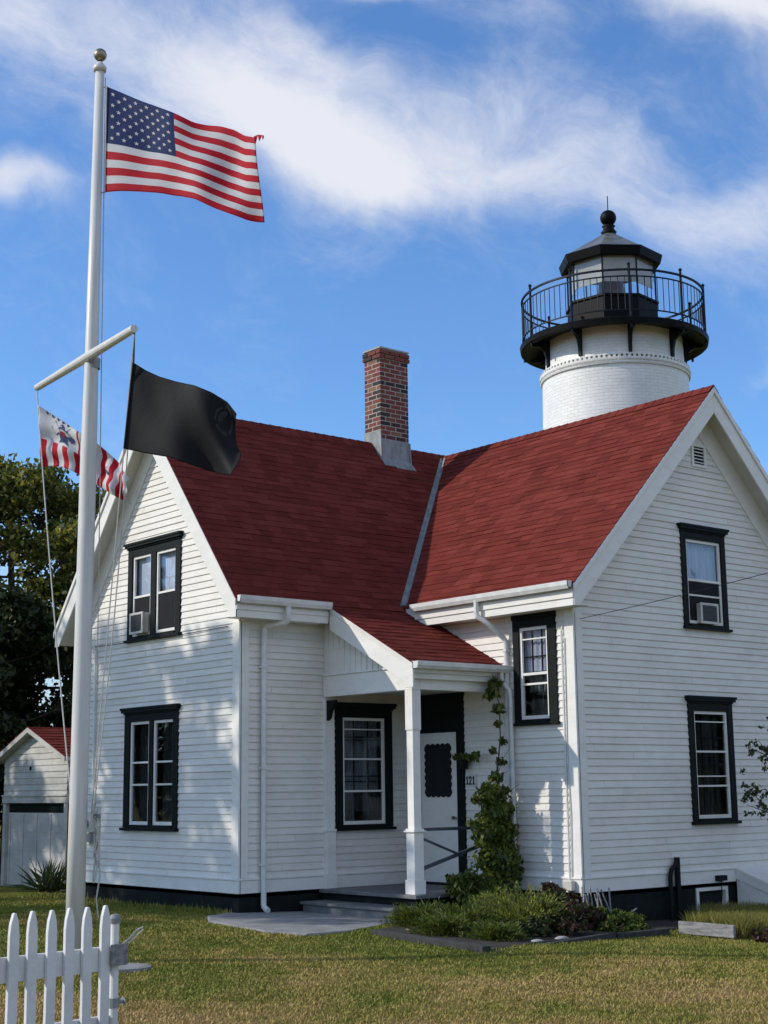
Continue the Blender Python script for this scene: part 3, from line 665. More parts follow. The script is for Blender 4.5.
# --- chimney
X0,X1,Y0,Y1=4.62,5.30,2.20,2.66; ZC=9.62
mb=MB(); mb.box(X0+.003,X1-.003,Y0+.003,Y1-.003,6.8,ZC-.01); mb.box(X0-.02,X1+.02,Y0-.02,Y1+.02,ZC-.01,ZC+.02)
ch=mb.build('chimney',M['mortar'],house)
mb=MB(); h=.086; L=.25; z=7.45; k=0
while z<ZC-.02:
    ex=0.028 if z>ZC-.24 else 0
    for (ax,c,a0,a1,s) in (('x',X0,Y0,Y1,-1),('x',X1,Y0,Y1,1),('y',Y0,X0,X1,-1),('y',Y1,X0,X1,1)):
        a=a0-ex-(L*.5 if (k%2)^(ax=='x') else 0)
        while a<a1+ex-.01:
            b0=max(a,a0-ex)+.004; b1=min(a+L-.020,a1+ex); 
            if b1-b0>.02:
                j=random.uniform(-.0015,.0025)
                lo,hi=(c-ex-j,c+.012) if s<0 else (c-.012,c+ex+j)
                if ax=='x': mb.box(lo,hi,b0,b1,z,z+h-.019)
                else: mb.box(b0,b1,lo-.001,hi+.001,z,z+h-.019)
            a+=L
    z+=h; k+=1
mb.build('brickwork',M['brick'],ch)
mb=MB(); mb.box(X0+.13,X1-.13,Y0+.12,Y1-.12,ZC+.02,ZC+.03); mb.build('flue_opening',M['black'],ch)
mb=MB(); e=.015; zf=zA(Y0)
# flared lead apron
mb.box(X0-e,X1+e,Y0-e-.003,Y0-.004,zf-.0,7.86); mb.prism([(X0-e,Y0-e-.002,7.50),(X0-e,Y0-.16,zA(Y0-.16)+.02),(X0-e,Y0-e,zA(Y0)-.0)],[(X1+e,Y0-e-.002,7.50),(X1+.05,Y0-.16,zA(Y0-.16)+.02),(X1+e,Y0-e,zA(Y0))])
mb.prism([(X0-e-.01,Y0-.05,zA(Y0-.05)+.02),(X0-e-.01,Y0-.02,8.02),(X0-e-.01,Y1,8.02),(X0-e-.01,Y1,7.4),(X0-e-.01,RY,7.7)],[(X0-.004,Y0-.05,zA(Y0-.05)+.02),(X0-.004,Y0-.02,8.02),(X0-.004,Y1,8.02),(X0-.004,Y1,7.4),(X0-.004,RY,7.7)])
mb.prism([(X1+.004,Y0-.05,zA(Y0-.05)+.02),(X1+.004,Y0-.02,7.86),(X1+.004,Y1,7.9),(X1+.004,Y1,7.4),(X1+.004,RY,7.7)],[(X1+e+.01,Y0-.05,zA(Y0-.05)+.02),(X1+e+.01,Y0-.02,7.86),(X1+e+.01,Y1,7.9),(X1+e+.01,Y1,7.4),(X1+e+.01,RY,7.7)])
mb.build('flashing',M['flash'],ch)
# cellar bulkhead
mb=MB()
bx0,bx1=6.76,8.4
side=[(YB-.02,-.9),(YB-.02,.16),(YB-1.65,-.42),(YB-1.65,-.9)]
mb.prism([(bx0,y,z) for y,z in side],[(bx0+.05,y,z) for y,z in side]); mb.prism([(bx1-.05,y,z) for y,z in side],[(bx1,y,z) for y,z in side])
top=[(YB-.02,.165),(YB-.02,.205),(YB-1.72,-.385),(YB-1.72,-.425)]
mb.prism([(bx0-.03,y,z) for y,z in top],[((bx0+bx1)/2-.004,y,z) for y,z in top]); mb.prism([((bx0+bx1)/2+.004,y,z) for y,z in top],[(bx1+.03,y,z) for y,z in top])
tr=[(YB-.03,.16),(YB-.03,.04),(YB-1.70,-.53),(YB-1.70,-.42)]
mb.prism([(bx0-.022,y,z) for y,z in tr],[(bx0-.002,y,z) for y,z in tr])
mb.build('cellar_bulkhead',M['trim'],house)

# --- small fixtures (each its own thing)
def ac(face,a0,a1,z0,z1,o,label):
    e=empty('air_conditioner',face.P((a0+a1)/2,0,z0),label,'air conditioner','window air conditioners')
    mb=MB(); face.box(mb,a0,a1,.01,o-.02,z0,z1); face.box(mb,a0-.012,a1+.012,o-.02,o+.01,z0-.01,z0+.03); face.box(mb,a0-.012,a1+.012,o-.02,o+.01,z1-.03,z1+.01)
    face.box(mb,a0-.012,a0+.03,o-.02,o+.01,z0+.03,z1-.03); face.box(mb,a1-.03,a1+.012,o-.02,o+.01,z0+.03,z1-.03); mb.build('case',M['plastic'],e,bevel=.006)
    g=MB(); face.box(g,a0+.03,a1-.03,o-.018,o-.005,z0+.03,z1-.03)
    n=int((z1-z0-.06)/.018)
    for i in range(n): face.box(g,a0+.03,a1-.03,o-.005,o+.004,z0+.034+i*.018,z0+.040+i*.018)
    g.build('grille',M['grille'],e)
ac(FG,2.62,3.02,4.03,4.36,.13,'boxy window air conditioner in the upstairs double window of the left gable')
ac(FR,6.13,6.55,3.97,4.28,.10,'boxy window air conditioner in the single upstairs window of the right gable')
em=empty('meter_box',(0,4.4,.8),'grey electric meter box with conduit on the left gable wall behind the flagpole','meter box')
mb=MB(); FG.box(mb,4.20,4.50,.02,.13,.82,1.16); mb.build('box',M['plastic'],em,bevel=.01)
mb=MB(); FG.box(mb,4.22,4.46,.02,.11,.66,.80); mb.tube([FG.P(4.33,.13,.97),FG.P(4.33,.17,.97)],.07,14); mb.build('meter',M['flash'],em)
mb=MB(); mb.tube([FG.P(4.28,.05,1.16),FG.P(4.30,.05,3.85),FG.P(4.36,.07,3.95),FG.P(4.42,.09,3.9)],.022,8); mb.build('conduit',M['gutter'],em)
vp_=empty('vent_pipe',(5.1,YB-.08,-.45),'pair of black elbowed vent pipes against the foundation right of the house corner','vent pipe')
mb=MB(); mb.tube([(5.10,YB-.09,-.5),(5.10,YB-.09,.15),(5.13,YB-.09,.24),(5.22,YB-.09,.30),(5.27,YB-.09,.40)],.035,10); mb.build('pipe',M['black'],vp_)
mb=MB(); mb.tube([(5.27,YB-.09,-.5),(5.27,YB-.09,.42)],.045,10); mb.build('pipe',M['black'],vp_)
wl=MB(); FR.box(wl,6.22,6.42,.03,.11,.03,.11); wl.tube([FR.P(6.32,.07,.03),FR.P(6.33,.06,-.2),FR.P(6.28,.05,-.42)],.008,6)
tag(wl.build('outlet_box',M['black']),'small black outlet box with a hanging cord above the basement window','outlet box')
jb=MB(); FB.box(jb,-3.60,-3.42,.04,.12,.03,.17); jb.box(XB-.06,XB-.03,YB-.05,YB-.02,-.45,.1)
tag(jb.build('junction_box',M['plastic'],bevel=.01),'small white junction box low at the sunlit house corner','junction box')
mb=MB(); mb.tube([FB.P(-3.50,.045,.17),FB.P(-3.50,.045,3.70),FB.P(-3.50,.02,3.78)],.016,8); 
mb.tube([FB.P(-3.54,.045,.17),FB.P(-3.56,.045,1.1),FB.P(-3.53,.04,1.9),FB.P(-3.55,.045,3.6)],.008,6)
tag(mb.build('wall_conduit',M['gutter']),'thin white conduit and cable climbing the sunlit wall beside the corner board','conduit')
# overhead service wires
def wire(name,p,q,sag,label,r=.005):
    p=Vector(p); q=Vector(q); mb=MB(); mb.tube([p.lerp(q,t/24)-Vector((0,0,sag*4*(t/24)*(1-t/24))) for t in range(25)],r,5); tag(mb.build(name,M['black']),label,'wire')
wire('service_wire',(3.38,YB-.06,3.86),(4.4,-12.5,5.15),.12,'thin black service wire running from the right corner board off to the right')
wire('phone_wire',(-.03,.28,3.92),(-.06,4.3,3.93),.02,'thin cable strung across the left gable from corner to conduit',.006)

# hanging planter by the door
hp=empty('hanging_planter',(3.18,-1.42,1.75),'small dark planter with trailing leaves hung on the wall above the house number','planter')
mb=MB(); mb.lathe([(0,1.76),(.07,1.76),(.09,1.90),(.075,1.90),(.07,1.86),(0,1.86)],3.17,-1.42,16); mb.build('pot',M['black'],hp)

# ------------------------------------------------------------------ foliage builder
def leaves(name, C, size, mats, parent=None, spread=None, elong=1.6, droop=0, midx=None, aim=None):
    """C: (n,3) leaf centres"""
    n=len(C); s=size*(.6+.8*rng.random(n))
    a=rng.normal(size=(n,3)) if aim is None else aim+rng.normal(size=(n,3))*.35
    a[:,2]-=droop; a/=np.linalg.norm(a,axis=1,keepdims=True)
    b=rng.normal(size=(n,3)); b-=a*(a*b).sum(1,keepdims=True); b/=np.linalg.norm(b,axis=1,keepdims=True)
    A=a*(s*elong/2)[:,None]; B=b*(s/2)[:,None]; c=np.cross(a,b)*(s*.12)[:,None]
    V=np.stack([C-A,C-B*.9+c,C+A,C+B*.9+c],1).reshape(-1,3); F=np.arange(4*n).reshape(n,4)
    return npmesh(name,V,F,mats,parent,midx)
def clump_pts(centers,radii,n):
    centers=np.array(centers); radii=np.array(radii); w=radii**2; w=w/w.sum(); k=rng.choice(len(centers),n,p=w)
    d=rng.normal(size=(n,3)); d/=np.linalg.norm(d,axis=1,keepdims=True); r=radii[k]*(rng.random(n)**.45)*(1+.15*rng.normal(size=n))
    d[:,2]*=.75; return centers[k]+d*r[:,None]
def tree(name,x,y,h,cr,label,nleaf,leafsize,mat='oak',trunk_r=.22,crown0=.3,group=None,cat='tree',seed=1,clump=.16,dens=46):
    rd=random.Random(seed); z0=float(gz(np.array(x),np.array(y)))-.05
    e=empty(name,(x,y,z0),label,cat,group); mb=MB(); tips=[]
    lean=Vector((rd.uniform(-.06,.06),rd.uniform(-.06,.06),1))
    top=Vector((x,y,z0))+lean*h*.82; base=Vector((x,y,z0))
    P=[base.lerp(top,t/6)+Vector((rd.uniform(-.1,.1),rd.uniform(-.1,.1),0))*(t>0) for t in range(7)]
    mb.tube(P,[trunk_r*(1-.85*t/6) for t in range(7)],9)
    for i in range(dens):
        t=crown0+(1-crown0)*rd.random()**.9; p=base.lerp(top,t*.97)
        az=i*2.4+rd.uniform(-.4,.4); tt=(t-crown0)/(1-crown0); reach=cr*(math.sin(math.pi*min(1,.22+.72*tt))**.7)*rd.uniform(.5,1.08)
        d=Vector((math.cos(az),math.sin(az),rd.uniform(.15,.75))); e1=p+Vector((d.x*reach,d.y*reach,d.z*reach*.55)); mid=p.lerp(e1,.5)+Vector((0,0,-.08*reach))
        r0=trunk_r*.33*(1-.6*t); mb.tube([p,mid,e1],[r0,r0*.6,r0*.2],5,cap=False)
        tips.append((e1,cr*clump*rd.uniform(.7,1.5)))
        for _ in range(3):
            q=mid.lerp(e1,rd.random())+Vector((rd.uniform(-1,1),rd.uniform(-1,1),rd.uniform(-.4,.9)))*cr*.2; mb.tube([mid.lerp(e1,.4),q],[r0*.4,r0*.12],4,cap=False); tips.append((q,cr*clump*rd.uniform(.5,1.2)))
    mb.build('trunk',M['bark'],e,smooth=True)
    C=clump_pts([tuple(t[0]) for t in tips],[t[1] for t in tips],nleaf)
    leaves('crown',C,leafsize,[M[mat]],e); return e
tree('broadleaf_tree',4.4,16.6,12.3,3.7,'tall oak with yellow-green leaves behind the garage, nearest the left gable',56000,.10,seed=3,group='trees behind the garage',clump=.13,dens=70,crown0=.14)
tree('broadleaf_tree',.4,18.6,11.3,3.5,'broad green tree behind the garage at the left edge of the photo',54000,.10,seed=5,group='trees behind the garage',clump=.13,dens=70,crown0=.14)
tree('broadleaf_tree',2.6,24.0,9.6,4.4,'darker rear tree filling the gap between the two trees behind the garage',36000,.16,mat='darkleaf',seed=8,crown0=.10,group='trees behind the garage')
tree('broadleaf_tree',7.4,14.2,7.6,2.9,'low dark tree just behind the garage roof beside the house',26000,.11,mat='darkleaf',seed=12,crown0=.08,group='trees behind the garage')
tree('broadleaf_tree',-1.6,15.0,7.8,2.9,'low dark tree left of the garage at the left edge',26000,.11,mat='darkleaf',seed=14,crown0=.08,group='trees behind the garage')
tree('broadleaf_tree',2.4,14.6,7.6,2.9,'low dark tree directly behind the garage peak',30000,.11,mat='darkleaf',seed=15,crown0=.08,group='trees behind the garage')
bt=[o for o in bpy.data.objects if o.name.startswith('broadleaf_tree') and o.parent is None]
for k,(x,y,rz,q,lb) in enumerate([(25,-18.5,1,1.25,'unseen low tree added across the lawn to darken the right gable panes'),(30,-25,2,1.5,'unseen taller tree added further right across the lawn'),(20,-25,3,1.1,'unseen dark tree added right of the camera across the lawn'),(31,-17,2,1.4,'unseen dark tree added far to the right'),(-14.5,27,4,1.3,'unseen dark tree added beyond the shade oaks to darken the left gable panes'),(-20,26,5,1.4,'unseen dark tree added far to the left'),(-9.5,31,.6,1.3,'unseen dark tree added far behind the garage to the left')]):
    o=bt[3+k%3]; t=copy_tree(o,x-o.location.x,y-o.location.y,rz,q,lb); t['group']='unseen trees added to darken pane reflections'  # unseen copies, added so the gable panes mirror dark foliage, not bright horizon
# trees that stand left of the view and dapple the gable and garage
tree('shade_tree',-13.4,11.7,18.0,3.7,'tall oak left of the house whose leaves dapple the left gable',9600,.17,seed=21,crown0=.48,clump=.12,dens=64)
tree('shade_tree',-10.9,17.4,13.2,3.1,'oak left of the garage whose leaves dapple the garage front',5500,.16,seed=23,crown0=.45,clump=.12)

# ------------------------------------------------------------------ garage
ga=empty('garage',(1.2,9,-.3),'small white garage with a red gable roof left of the house','garage')
FGA=Face('x',1.19); gy0,gy1=7.52,10.22; gm=8.87; ge=2.20; gr=2.72; gs=(gr-ge)/(gy1-gm)
def extG(z):
    h=(gr-z)/gs; return (max(gy0,gm-h),min(gy1,gm+h)) if h>0 else (gm,gm)
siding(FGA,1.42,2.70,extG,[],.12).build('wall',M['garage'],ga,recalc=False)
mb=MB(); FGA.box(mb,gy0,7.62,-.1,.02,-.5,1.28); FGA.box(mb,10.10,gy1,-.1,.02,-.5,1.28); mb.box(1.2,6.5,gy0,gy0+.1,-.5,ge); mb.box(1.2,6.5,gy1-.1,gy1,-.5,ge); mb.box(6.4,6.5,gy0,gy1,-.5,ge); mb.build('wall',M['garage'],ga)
mb=MB(); FGA.box(mb,gy0-.02,gy1+.02,-.1,.035,1.29,1.42); FGA.box(mb,gy0-.02,gy1+.02,-.1,.06,1.42,1.45); mb.build('header_board',M['garage'],ga)
mb=MB(); FGA.box(mb,7.62,10.10,-.12,-.06,1.10,1.29); mb.build('door_gap_shade',M['dark'],ga)  # dark slab standing for the shaded gap above the garage door
mb=MB(); FGA.box(mb,7.63,10.09,-.10,-.05,-.34,1.10)
for i in range(1,4): FGA.box(mb,7.63,10.09,-.05,-.042,-.34+i*.36-.012,-.34+i*.36+.012)
for i in range(0,5): FGA.box(mb,7.66+i*.58,7.70+i*.58,-.05,-.035,-.3,1.08)
mb.build('garage_door',M['garage'],ga)
mb=MB(); FGA.box(mb,9.02,9.07,.02,.035,1.93,2.0); mb.build('wall_hook',M['black'],ga)
for s in (1,-1):
    f=(lambda y:y) if s>0 else (lambda y:2*gm-y)
    y0=gy0-.22; zl=lambda y: ge-.02+gs*(y-gy0)*1.0+.06
    mb=MB(); mb.prism([(1.0,f(y0),zl(y0)),(1.0,f(gm),zl(gm)),(1.0,f(gm),zl(gm)-.08),(1.0,f(y0),zl(y0)-.08)],[(6.7,f(y0),zl(y0)),(6.7,f(gm),zl(gm)),(6.7,f(gm),zl(gm)-.08),(6.7,f(y0),zl(y0)-.08)]); mb.build('soffit',M['garage'],ga)
    mb=MB(); n_=Vector((0,-gs*s,1)).normalized(); L=math.hypot(gm-y0,gs*(gm-y0)); k=0; v=0
    while v<L-.01:
        x=.98
        while x<6.7:
            x2=min(x+random.uniform(.22,.36),6.72); h=random.uniform(.012,.022); v1=min(v+.16,L)
            a_=lambda xx,vv,hh:(xx,f(y0+vv/L*(gm-y0))+n_.y*hh,zl(y0+vv/L*(gm-y0))+n_.z*hh+.004)
            b0=len(mb.v); mb.v+=[a_(x,v,h),a_(x2,v,h),a_(x2,v1+.01,.003),a_(x,v1+.01,.003),a_(x,v,0),a_(x2,v,0)]; mb.f+=[(b0,b0+1,b0+2,b0+3),(b0+4,b0+5,b0+1,b0),(b0+4,b0,b0+3)]; mb.m+=[0]*3; x=x2
        v+=.16
    mb.build('roof',M['shingle'],ga,recalc=False)
    mb=MB(); mb.prism([(.985,f(y0),zl(y0)-.002),(.985,f(gm-.002),zl(gm)-.002),(.985,f(gm-.002),zl(gm)-.10),(.985,f(y0),zl(y0)-.10)],[(.999,f(y0),zl(y0)-.002),(.999,f(gm-.002),zl(gm)-.002),(.999,f(gm-.002),zl(gm)-.10),(.999,f(y0),zl(y0)-.10)]); mb.build('rake_board',M['garage'],ga)

# ------------------------------------------------------------------ lighthouse
LX,LY=14.62,5.16
lh=empty('lighthouse',(LX,LY,-.7),'round white brick lighthouse with black iron gallery and lantern room behind the house','lighthouse')
mb=MB(); mb.lathe([(2.12,-.9),(2.0,3.0),(1.87,7.0),(1.785,11.26)],LX,LY,72); mb.build('tower',M['tower'],lh,smooth=True,recalc=False)
mb=MB(); mb.lathe([(1.78,11.25),(1.83,11.26),(1.84,11.29),(1.80,11.30),(1.80,11.33),(1.845,11.35),(1.85,11.41)],LX,LY,72)
mb.lathe([(1.78,11.41),(1.85,11.41)],LX,LY,72)
for i in range(96):
    t=2*math.pi*i/96; c,s=math.cos(t),math.sin(t); w=.032; r0,r1=1.77,1.835
    def q(r,o,z): return (LX+r*c-o*s,LY+r*s+o*c,z)
    mb.hexa([q(r0,-w,11.412),q(r1,-w,11.412),q(r1,w,11.412),q(r0,w,11.412),q(r0,-w,11.475),q(r1,-w,11.475),q(r1,w,11.475),q(r0,w,11.475)])
mb.lathe([(1.77,11.476),(1.825,11.476),(1.815,11.50),(1.74,11.52)],LX,LY,72); mb.build('cornice',M['tower'],lh,recalc=False)
mb=MB(); mb.lathe([(1.76,11.40),(1.70,11.6),(1.68,12.28)],LX,LY,72); mb.build('tower_neck',M['tower'],lh,smooth=True,recalc=False)
mb=MB(); mb.lathe([(1.60,12.26),(2.05,12.14),(2.24,12.09),(2.30,12.10),(2.32,12.22),(2.28,12.25),(0,12.285)],LX,LY,72); mb.build('gallery_deck',M['blackgloss'],lh,recalc=False)
for i in range(9):
    t=2*math.pi*i/9+R(234); c,s=math.cos(t),math.sin(t); mb=MB(); w=.040
    inner=[(1.69,11.55),(1.69,12.22),(2.18,12.10),(2.16,12.06),(1.95,12.05),(1.83,11.95),(1.775,11.76),(1.765,11.55)]
    mb.prism([(LX+r*c-w*s,LY+r*s+w*c,z) for r,z in inner],[(LX+r*c+w*s,LY+r*s-w*c,z) for r,z in inner]); mb.build('bracket',M['black'],lh)
rl=MB()
def ring(r,z,w,n=72):
    rl.lathe([(r-w,z-w),(r+w,z-w),(r+w,z+w),(r-w,z+w),(r-w,z-w)],LX,LY,n)
ring(2.24,13.40,.022); ring(2.24,13.24,.014); ring(2.24,12.42,.014)
for i in range(88):
    t=2*math.pi*i/88; x,y=LX+2.24*math.cos(t),LY+2.24*math.sin(t); rl.tube([(x,y,12.42),(x,y,13.24)],.0105,5,cap=False)
ro=rl.build('gallery_railing',M['railblue'],lh)
for i in range(10):
    t=2*math.pi*i/10+R(232); x,y=LX+2.24*math.cos(t),LY+2.24*math.sin(t); q=MB(); q.tube([(x,y,12.0),(x,y,13.50)],.03,8); q.lathe([(0,13.50),(.04,13.52),(.045,13.55),(.0,13.59)],x,y,8); q.build('rail_post',M['railblue'],ro)
# lantern
A0=R(211)   # one vertex faces the viewer side, slightly turned
def octr(R_,z): return [(LX+R_*math.cos(A0+k*math.pi/4),LY+R_*math.sin(A0+k*math.pi/4),z) for k in range(8)]
def octlathe(prof,name,mat,parent=lh):
    mb=MB(); mb.lathe(prof,LX,LY,8,a0=A0); return mb.build(name,mat,parent,recalc=False)
octlathe([(1.13,12.27),(1.13,13.16),(1.17,13.17),(1.17,13.22),(1.0,13.23),(1.0,12.28)],'lantern_base',M['blackgloss'])
lg=octlathe([(1.09,13.23),(1.09,14.24)],'lantern_glazing',M['glass2'])
for p,q_ in zip(octr(1.10,13.21),octr(1.10,14.26)):
    mb=MB(); mb.tube([p,q_],.022,6); mb.build('mullion',M['black'],lg)
mb=MB()
for k in (-2,-1,0,1):
    c0,c1=A0+k*math.pi/4,A0+(k+1)*math.pi/4; q=[(LX+r_*math.cos(a_),LY+r_*math.sin(a_)) for a_ in (c0,c1) for r_ in (1.03,1.015)]
    mb.hexa([(q[0][0],q[0][1],13.56),(q[2][0],q[2][1],13.56),(q[3][0],q[3][1],13.56),(q[1][0],q[1][1],13.56),(q[0][0],q[0][1],14.23),(q[2][0],q[2][1],14.23),(q[3][0],q[3][1],14.23),(q[1][0],q[1][1],14.23)])
mb.build('lantern_blind',simple('lantern_blind_cloth',(.40,.385,.34),(.32,.31,.28),scale=2,rough=.8),lg)
mb=MB(); mb.lathe([(0,13.1),(.22,13.1),(.30,13.3),(.33,13.6),(.30,13.9),(.2,14.1),(0,14.15)],LX,LY,20); mb.build('lens',M['flash'],lg,smooth=True,recalc=False)
rr=octlathe([(1.0,14.22),(1.10,14.21),(1.25,14.22),(1.25,14.27),(1.29,14.40),(1.24,14.43),(.16,15.12),(.16,15.2),(.0,15.2)],'lantern_roof',simple('lantern_roof_paint',(.16,.165,.165),(.07,.075,.075),scale=4,rough=.4))
octlathe([(1.10,14.205),(1.255,14.20),(1.31,14.41),(1.295,14.415)],'eave_band',M['blackgloss'],rr)
mb=MB(); mb.lathe([(.17,15.12),(.20,15.18),(.16,15.22),(.13,15.30),(.17,15.34),(.10,15.38)]+[(.205*math.sin(t),15.56-.205*math.cos(t)) for t in [R(a) for a in range(20,181,16)]],LX,LY,24)
mb.tube([(LX,LY,15.72),(LX,LY,16.15)],.012,6); mb.build('finial',M['blackgloss'],rr,smooth=True,recalc=False)
# ------------------------------------------------------------------ flagpole, flags
FPX,FPY=-4.57,-3.715
fp=empty('flagpole',(FPX,FPY,-.3),'tall white tapering flagpole with a yardarm and ball finial on the lawn','flagpole')
mb=MB(); mb.tube([(-4.617,-3.70,-.45),(-4.607,-3.70,1.4),(-4.59,-3.705,5.2),(-4.584,-3.71,6.35),(-4.57,-3.715,9.91)],[.102,.099,.092,.078,.052],28); mb.build('pole',M['pole'],fp,smooth=True)
mb=MB(); mb.lathe([(.0,9.90),(.075,9.91),(.08,9.96),(.05,10.0),(.025,10.03)],FPX,FPY,20); mb.build('truck',M['pole'],fp,smooth=True,recalc=False)
mb=MB(); mb.lathe([(.078*math.sin(R(a)),10.12-.078*math.cos(R(a))) for a in range(0,181,15)],FPX,FPY,20); mb.build('ball_finial',M['brass'],fp,smooth=True,recalc=False)
yd=Vector((.095,.995,0)); yc=Vector((-4.655,-3.75,6.36)); yR=yc-yd*1.25; yL=yc+yd*1.55
mb=MB(); mb.tube([yR,yc,yL],[.045,.055,.042],14); mb.build('yardarm',M['pole'],fp,smooth=False)
mb=MB(); mb.tube([(FPX-.13,FPY-.12,6.30),(FPX+.13,FPY+.1,6.30)],.014,6); mb.lathe([(.078,6.24),(.086,6.24),(.086,6.36),(.078,6.36)],FPX,FPY,20); mb.build('yard_clamp',M['flash'],fp)
def rope(pts,r,name='halyard'):
    mb=MB(); mb.tube(pts,r,6); return mb.build(name,M['rope'],fp)
def sagrope(a,b_,sag,r=.008,n=16,off=(0,0,0)):
    a=Vector(a); b_=Vector(b_); s=Vector(off)
    return rope([a.lerp(b_,t/n)+s*(4*(t/n)*(1-t/n))-Vector((0,0,0)) for t in range(n+1)],r)
cleat=(FPX+.06,FPY-.10,1.25)
sagrope(yR-Vector((0,0,.05)),cleat,0,.008); sagrope(yR-Vector((-.03,-.05,.05)),(cleat[0],cleat[1],1.1),0,.008,off=(.03,-.05,0))
sagrope(yL-Vector((0,0,.05)),(FPX-.11,FPY+.02,1.30),0,.009,off=(-.02,.0,0))
sagrope((FPX+.06,FPY-.03,9.84),(FPX+.12,FPY-.08,1.3),0,.007); 
mb=MB()
for i in range(9):
    t0=i*.9; mb.tube([(FPX+.13+.03*math.cos(t0+k),FPY-.11+.03*math.sin(t0+k),1.36-.05*i-.22*abs(math.sin(k*.7))*(i%3)) for k in np.linspace(0,4.5,9)],.009,5)
mb.tube([(FPX+.13,FPY-.13,1.0),(FPX+.15,FPY-.16,.6),(FPX+.12,FPY-.14,.35),(FPX+.16,FPY-.12,.15)],.009,5)
mb.build('rope_coil',M['rope'],fp)
mb=MB(); mb.box(FPX+.10,FPX+.14,FPY-.16,FPY-.04,1.20,1.24); mb.build('cleat',M['flash'],fp)
# concrete footing
mb=MB(); mb.lathe([(0,-.283),(.22,-.283),(.27,-.295),(.28,-.5)],FPX+.12,FPY-.78,16); tag(mb.build('concrete_pad',M['concrete'],recalc=False),'pale concrete pad in the lawn beside the foot of the flagpole','concrete pad')

def cloth(name,c,rough=.7,trans=.35):
    m=bpy.data.materials.new(name); m.use_nodes=True; nt=m.node_tree; b=nt.nodes['Principled BSDF']; out=nt.nodes['Material Output']
    b.inputs['Base Color'].default_value=(*c,1); b.inputs['Roughness'].default_value=rough; b.inputs['Specular IOR Level'].default_value=.25
    t=N(nt,'ShaderNodeBsdfTranslucent'); t.inputs[0].default_value=(*c,1); x=N(nt,'ShaderNodeMixShader'); x.inputs[0].default_value=trans
    bump(nt,b,noise(nt,7,4,.6).outputs[0],.25,.02)
    nt.links.new(b.outputs[0],x.inputs[1]); nt.links.new(t.outputs[0],x.inputs[2]); nt.links.new(x.outputs[0],out.inputs[0]); return m
M['fwhite']=cloth('flag_white',(.74,.73,.73)); M['fred']=cloth('flag_red',(.56,.012,.03)); M['fblue']=cloth('flag_blue',(.018,.038,.15))
M['fblack']=cloth('flag_black',(.006,.0065,.008),.7,.10); M['fgrey']=cloth('flag_grey',(.030,.031,.034),.7,.15); M['fblue2']=cloth('flag_eagle_blue',(.05,.085,.20))
def interp(L,t):
    L=np.array(L); d=np.concatenate([[0],np.cumsum(np.linalg.norm(np.diff(L,axis=0),axis=1))]); d/=d[-1]; return np.array([np.interp(t,d,L[:,0]),np.interp(t,d,L[:,1])])
def smooth_edge(L,nu):
    P=np.array([interp(L,u) for u in np.linspace(0,1,nu+1)])
    for _ in range(3):
        Q=P.copy(); Q[1:-1]=(P[:-2]+2*P[1:-1]+P[2:])/4; P=Q
    return P
def flagsurf(H,w,top,bot,ripple,nu=120):
    T=smooth_edge(top,nu); B=smooth_edge(bot,nu); H=np.array(H); w3=np.array([w[0],w[1],0]); n3=np.array([-w[1],w[0],0])
    def f(u,v,off=0):
        x=u*nu; i=int(min(x,nu-1)); k=x-i; a=T[i]*(1-k)+T[i+1]*k; b_=B[i]*(1-k)+B[i+1]*k; p=a*(1-v)+b_*v
        r=ripple(u,v)+off; P=H*np.array([1,1,0])+w3*p[0]+n3*r; P[2]=p[1]; return P
    return f
def flagmesh(name,f,nu,nv,matf,mats,edge=None):
    mb=MB(); g=[[f(u/nu if edge is None else edge(u/nu,v/nv),v/nv) for v in range(nv+1)] for u in range(nu+1)]
    for u in range(nu+1):
        for v in range(nv+1): mb.v.append(tuple(g[u][v]))
    for u in range(nu):
        for v in range(nv):
            a=u*(nv+1)+v; mb.f.append((a,a+nv+1,a+nv+2,a+1)); mb.m.append(matf((u+.5)/nu,(v+.5)/nv))
    o=mb.build(name,mats,recalc=False,smooth=True); s=o.modifiers.new('cloth','SOLIDIFY'); s.thickness=.003; s.offset=0; return o,mb
us_t=[(0.113,9.693),(0.331,9.571),(0.573,9.425),(0.838,9.28),(1.073,9.148),(1.254,9.041),(1.61,8.926),(1.811,8.831),(1.96,8.718),(2.133,8.63)]
us_b=[(0.12,8.367),(0.332,8.341),(0.57,8.301),(0.856,8.242),(1.113,8.161),(1.343,8.057),(1.569,7.925),(1.768,7.828),(1.965,7.74),(2.15,7.701)]
rip=lambda u,v:.075*u**.7*math.sin(10.5*u-2.8*v+.6)+.028*u*math.sin(23*u+4*v)+.03*max(0,u-.78)*math.sin(6*v)
fu=flagsurf((-4.57,-3.71,0),(.4723,-.8811),us_t,us_b,rip)
us=empty('national_flag',(-4.5,-3.76,8.39),'stars and stripes flag of the United States flying from the top of the flagpole','flag')
def par(o,p): o.parent=p; o.matrix_parent_inverse=Matrix.Translation(-p.location)
CU=.47
def usmat(u,v):
    k=int(v*13)
    if u<CU and v<7/13: return 2
    return 0 if k%2 else 1
o,_=flagmesh('flag_cloth',fu,100,52,usmat,[M['fwhite'],M['fred'],M['fblue']]); par(o,us)
st=MB()
for i in range(9):
    for j in range(6 if i%2==0 else 5):
        cu=CU*((2*j+1 if i%2==0 else 2*j+2))/12; cv=(7/13)*(i+1)/10
        for off in (-.006,.006):
            pts=[]
            for k in range(10):
                r=.023 if k%2==0 else .0095; t=-math.pi/2+k*math.pi/5
                pts.append(fu(cu+r*math.cos(t)*.72,cv+r*math.sin(t),off))
            c=fu(cu,cv,off)
            for k in range(10): st.face([c,pts[k],pts[(k+1)%10]])
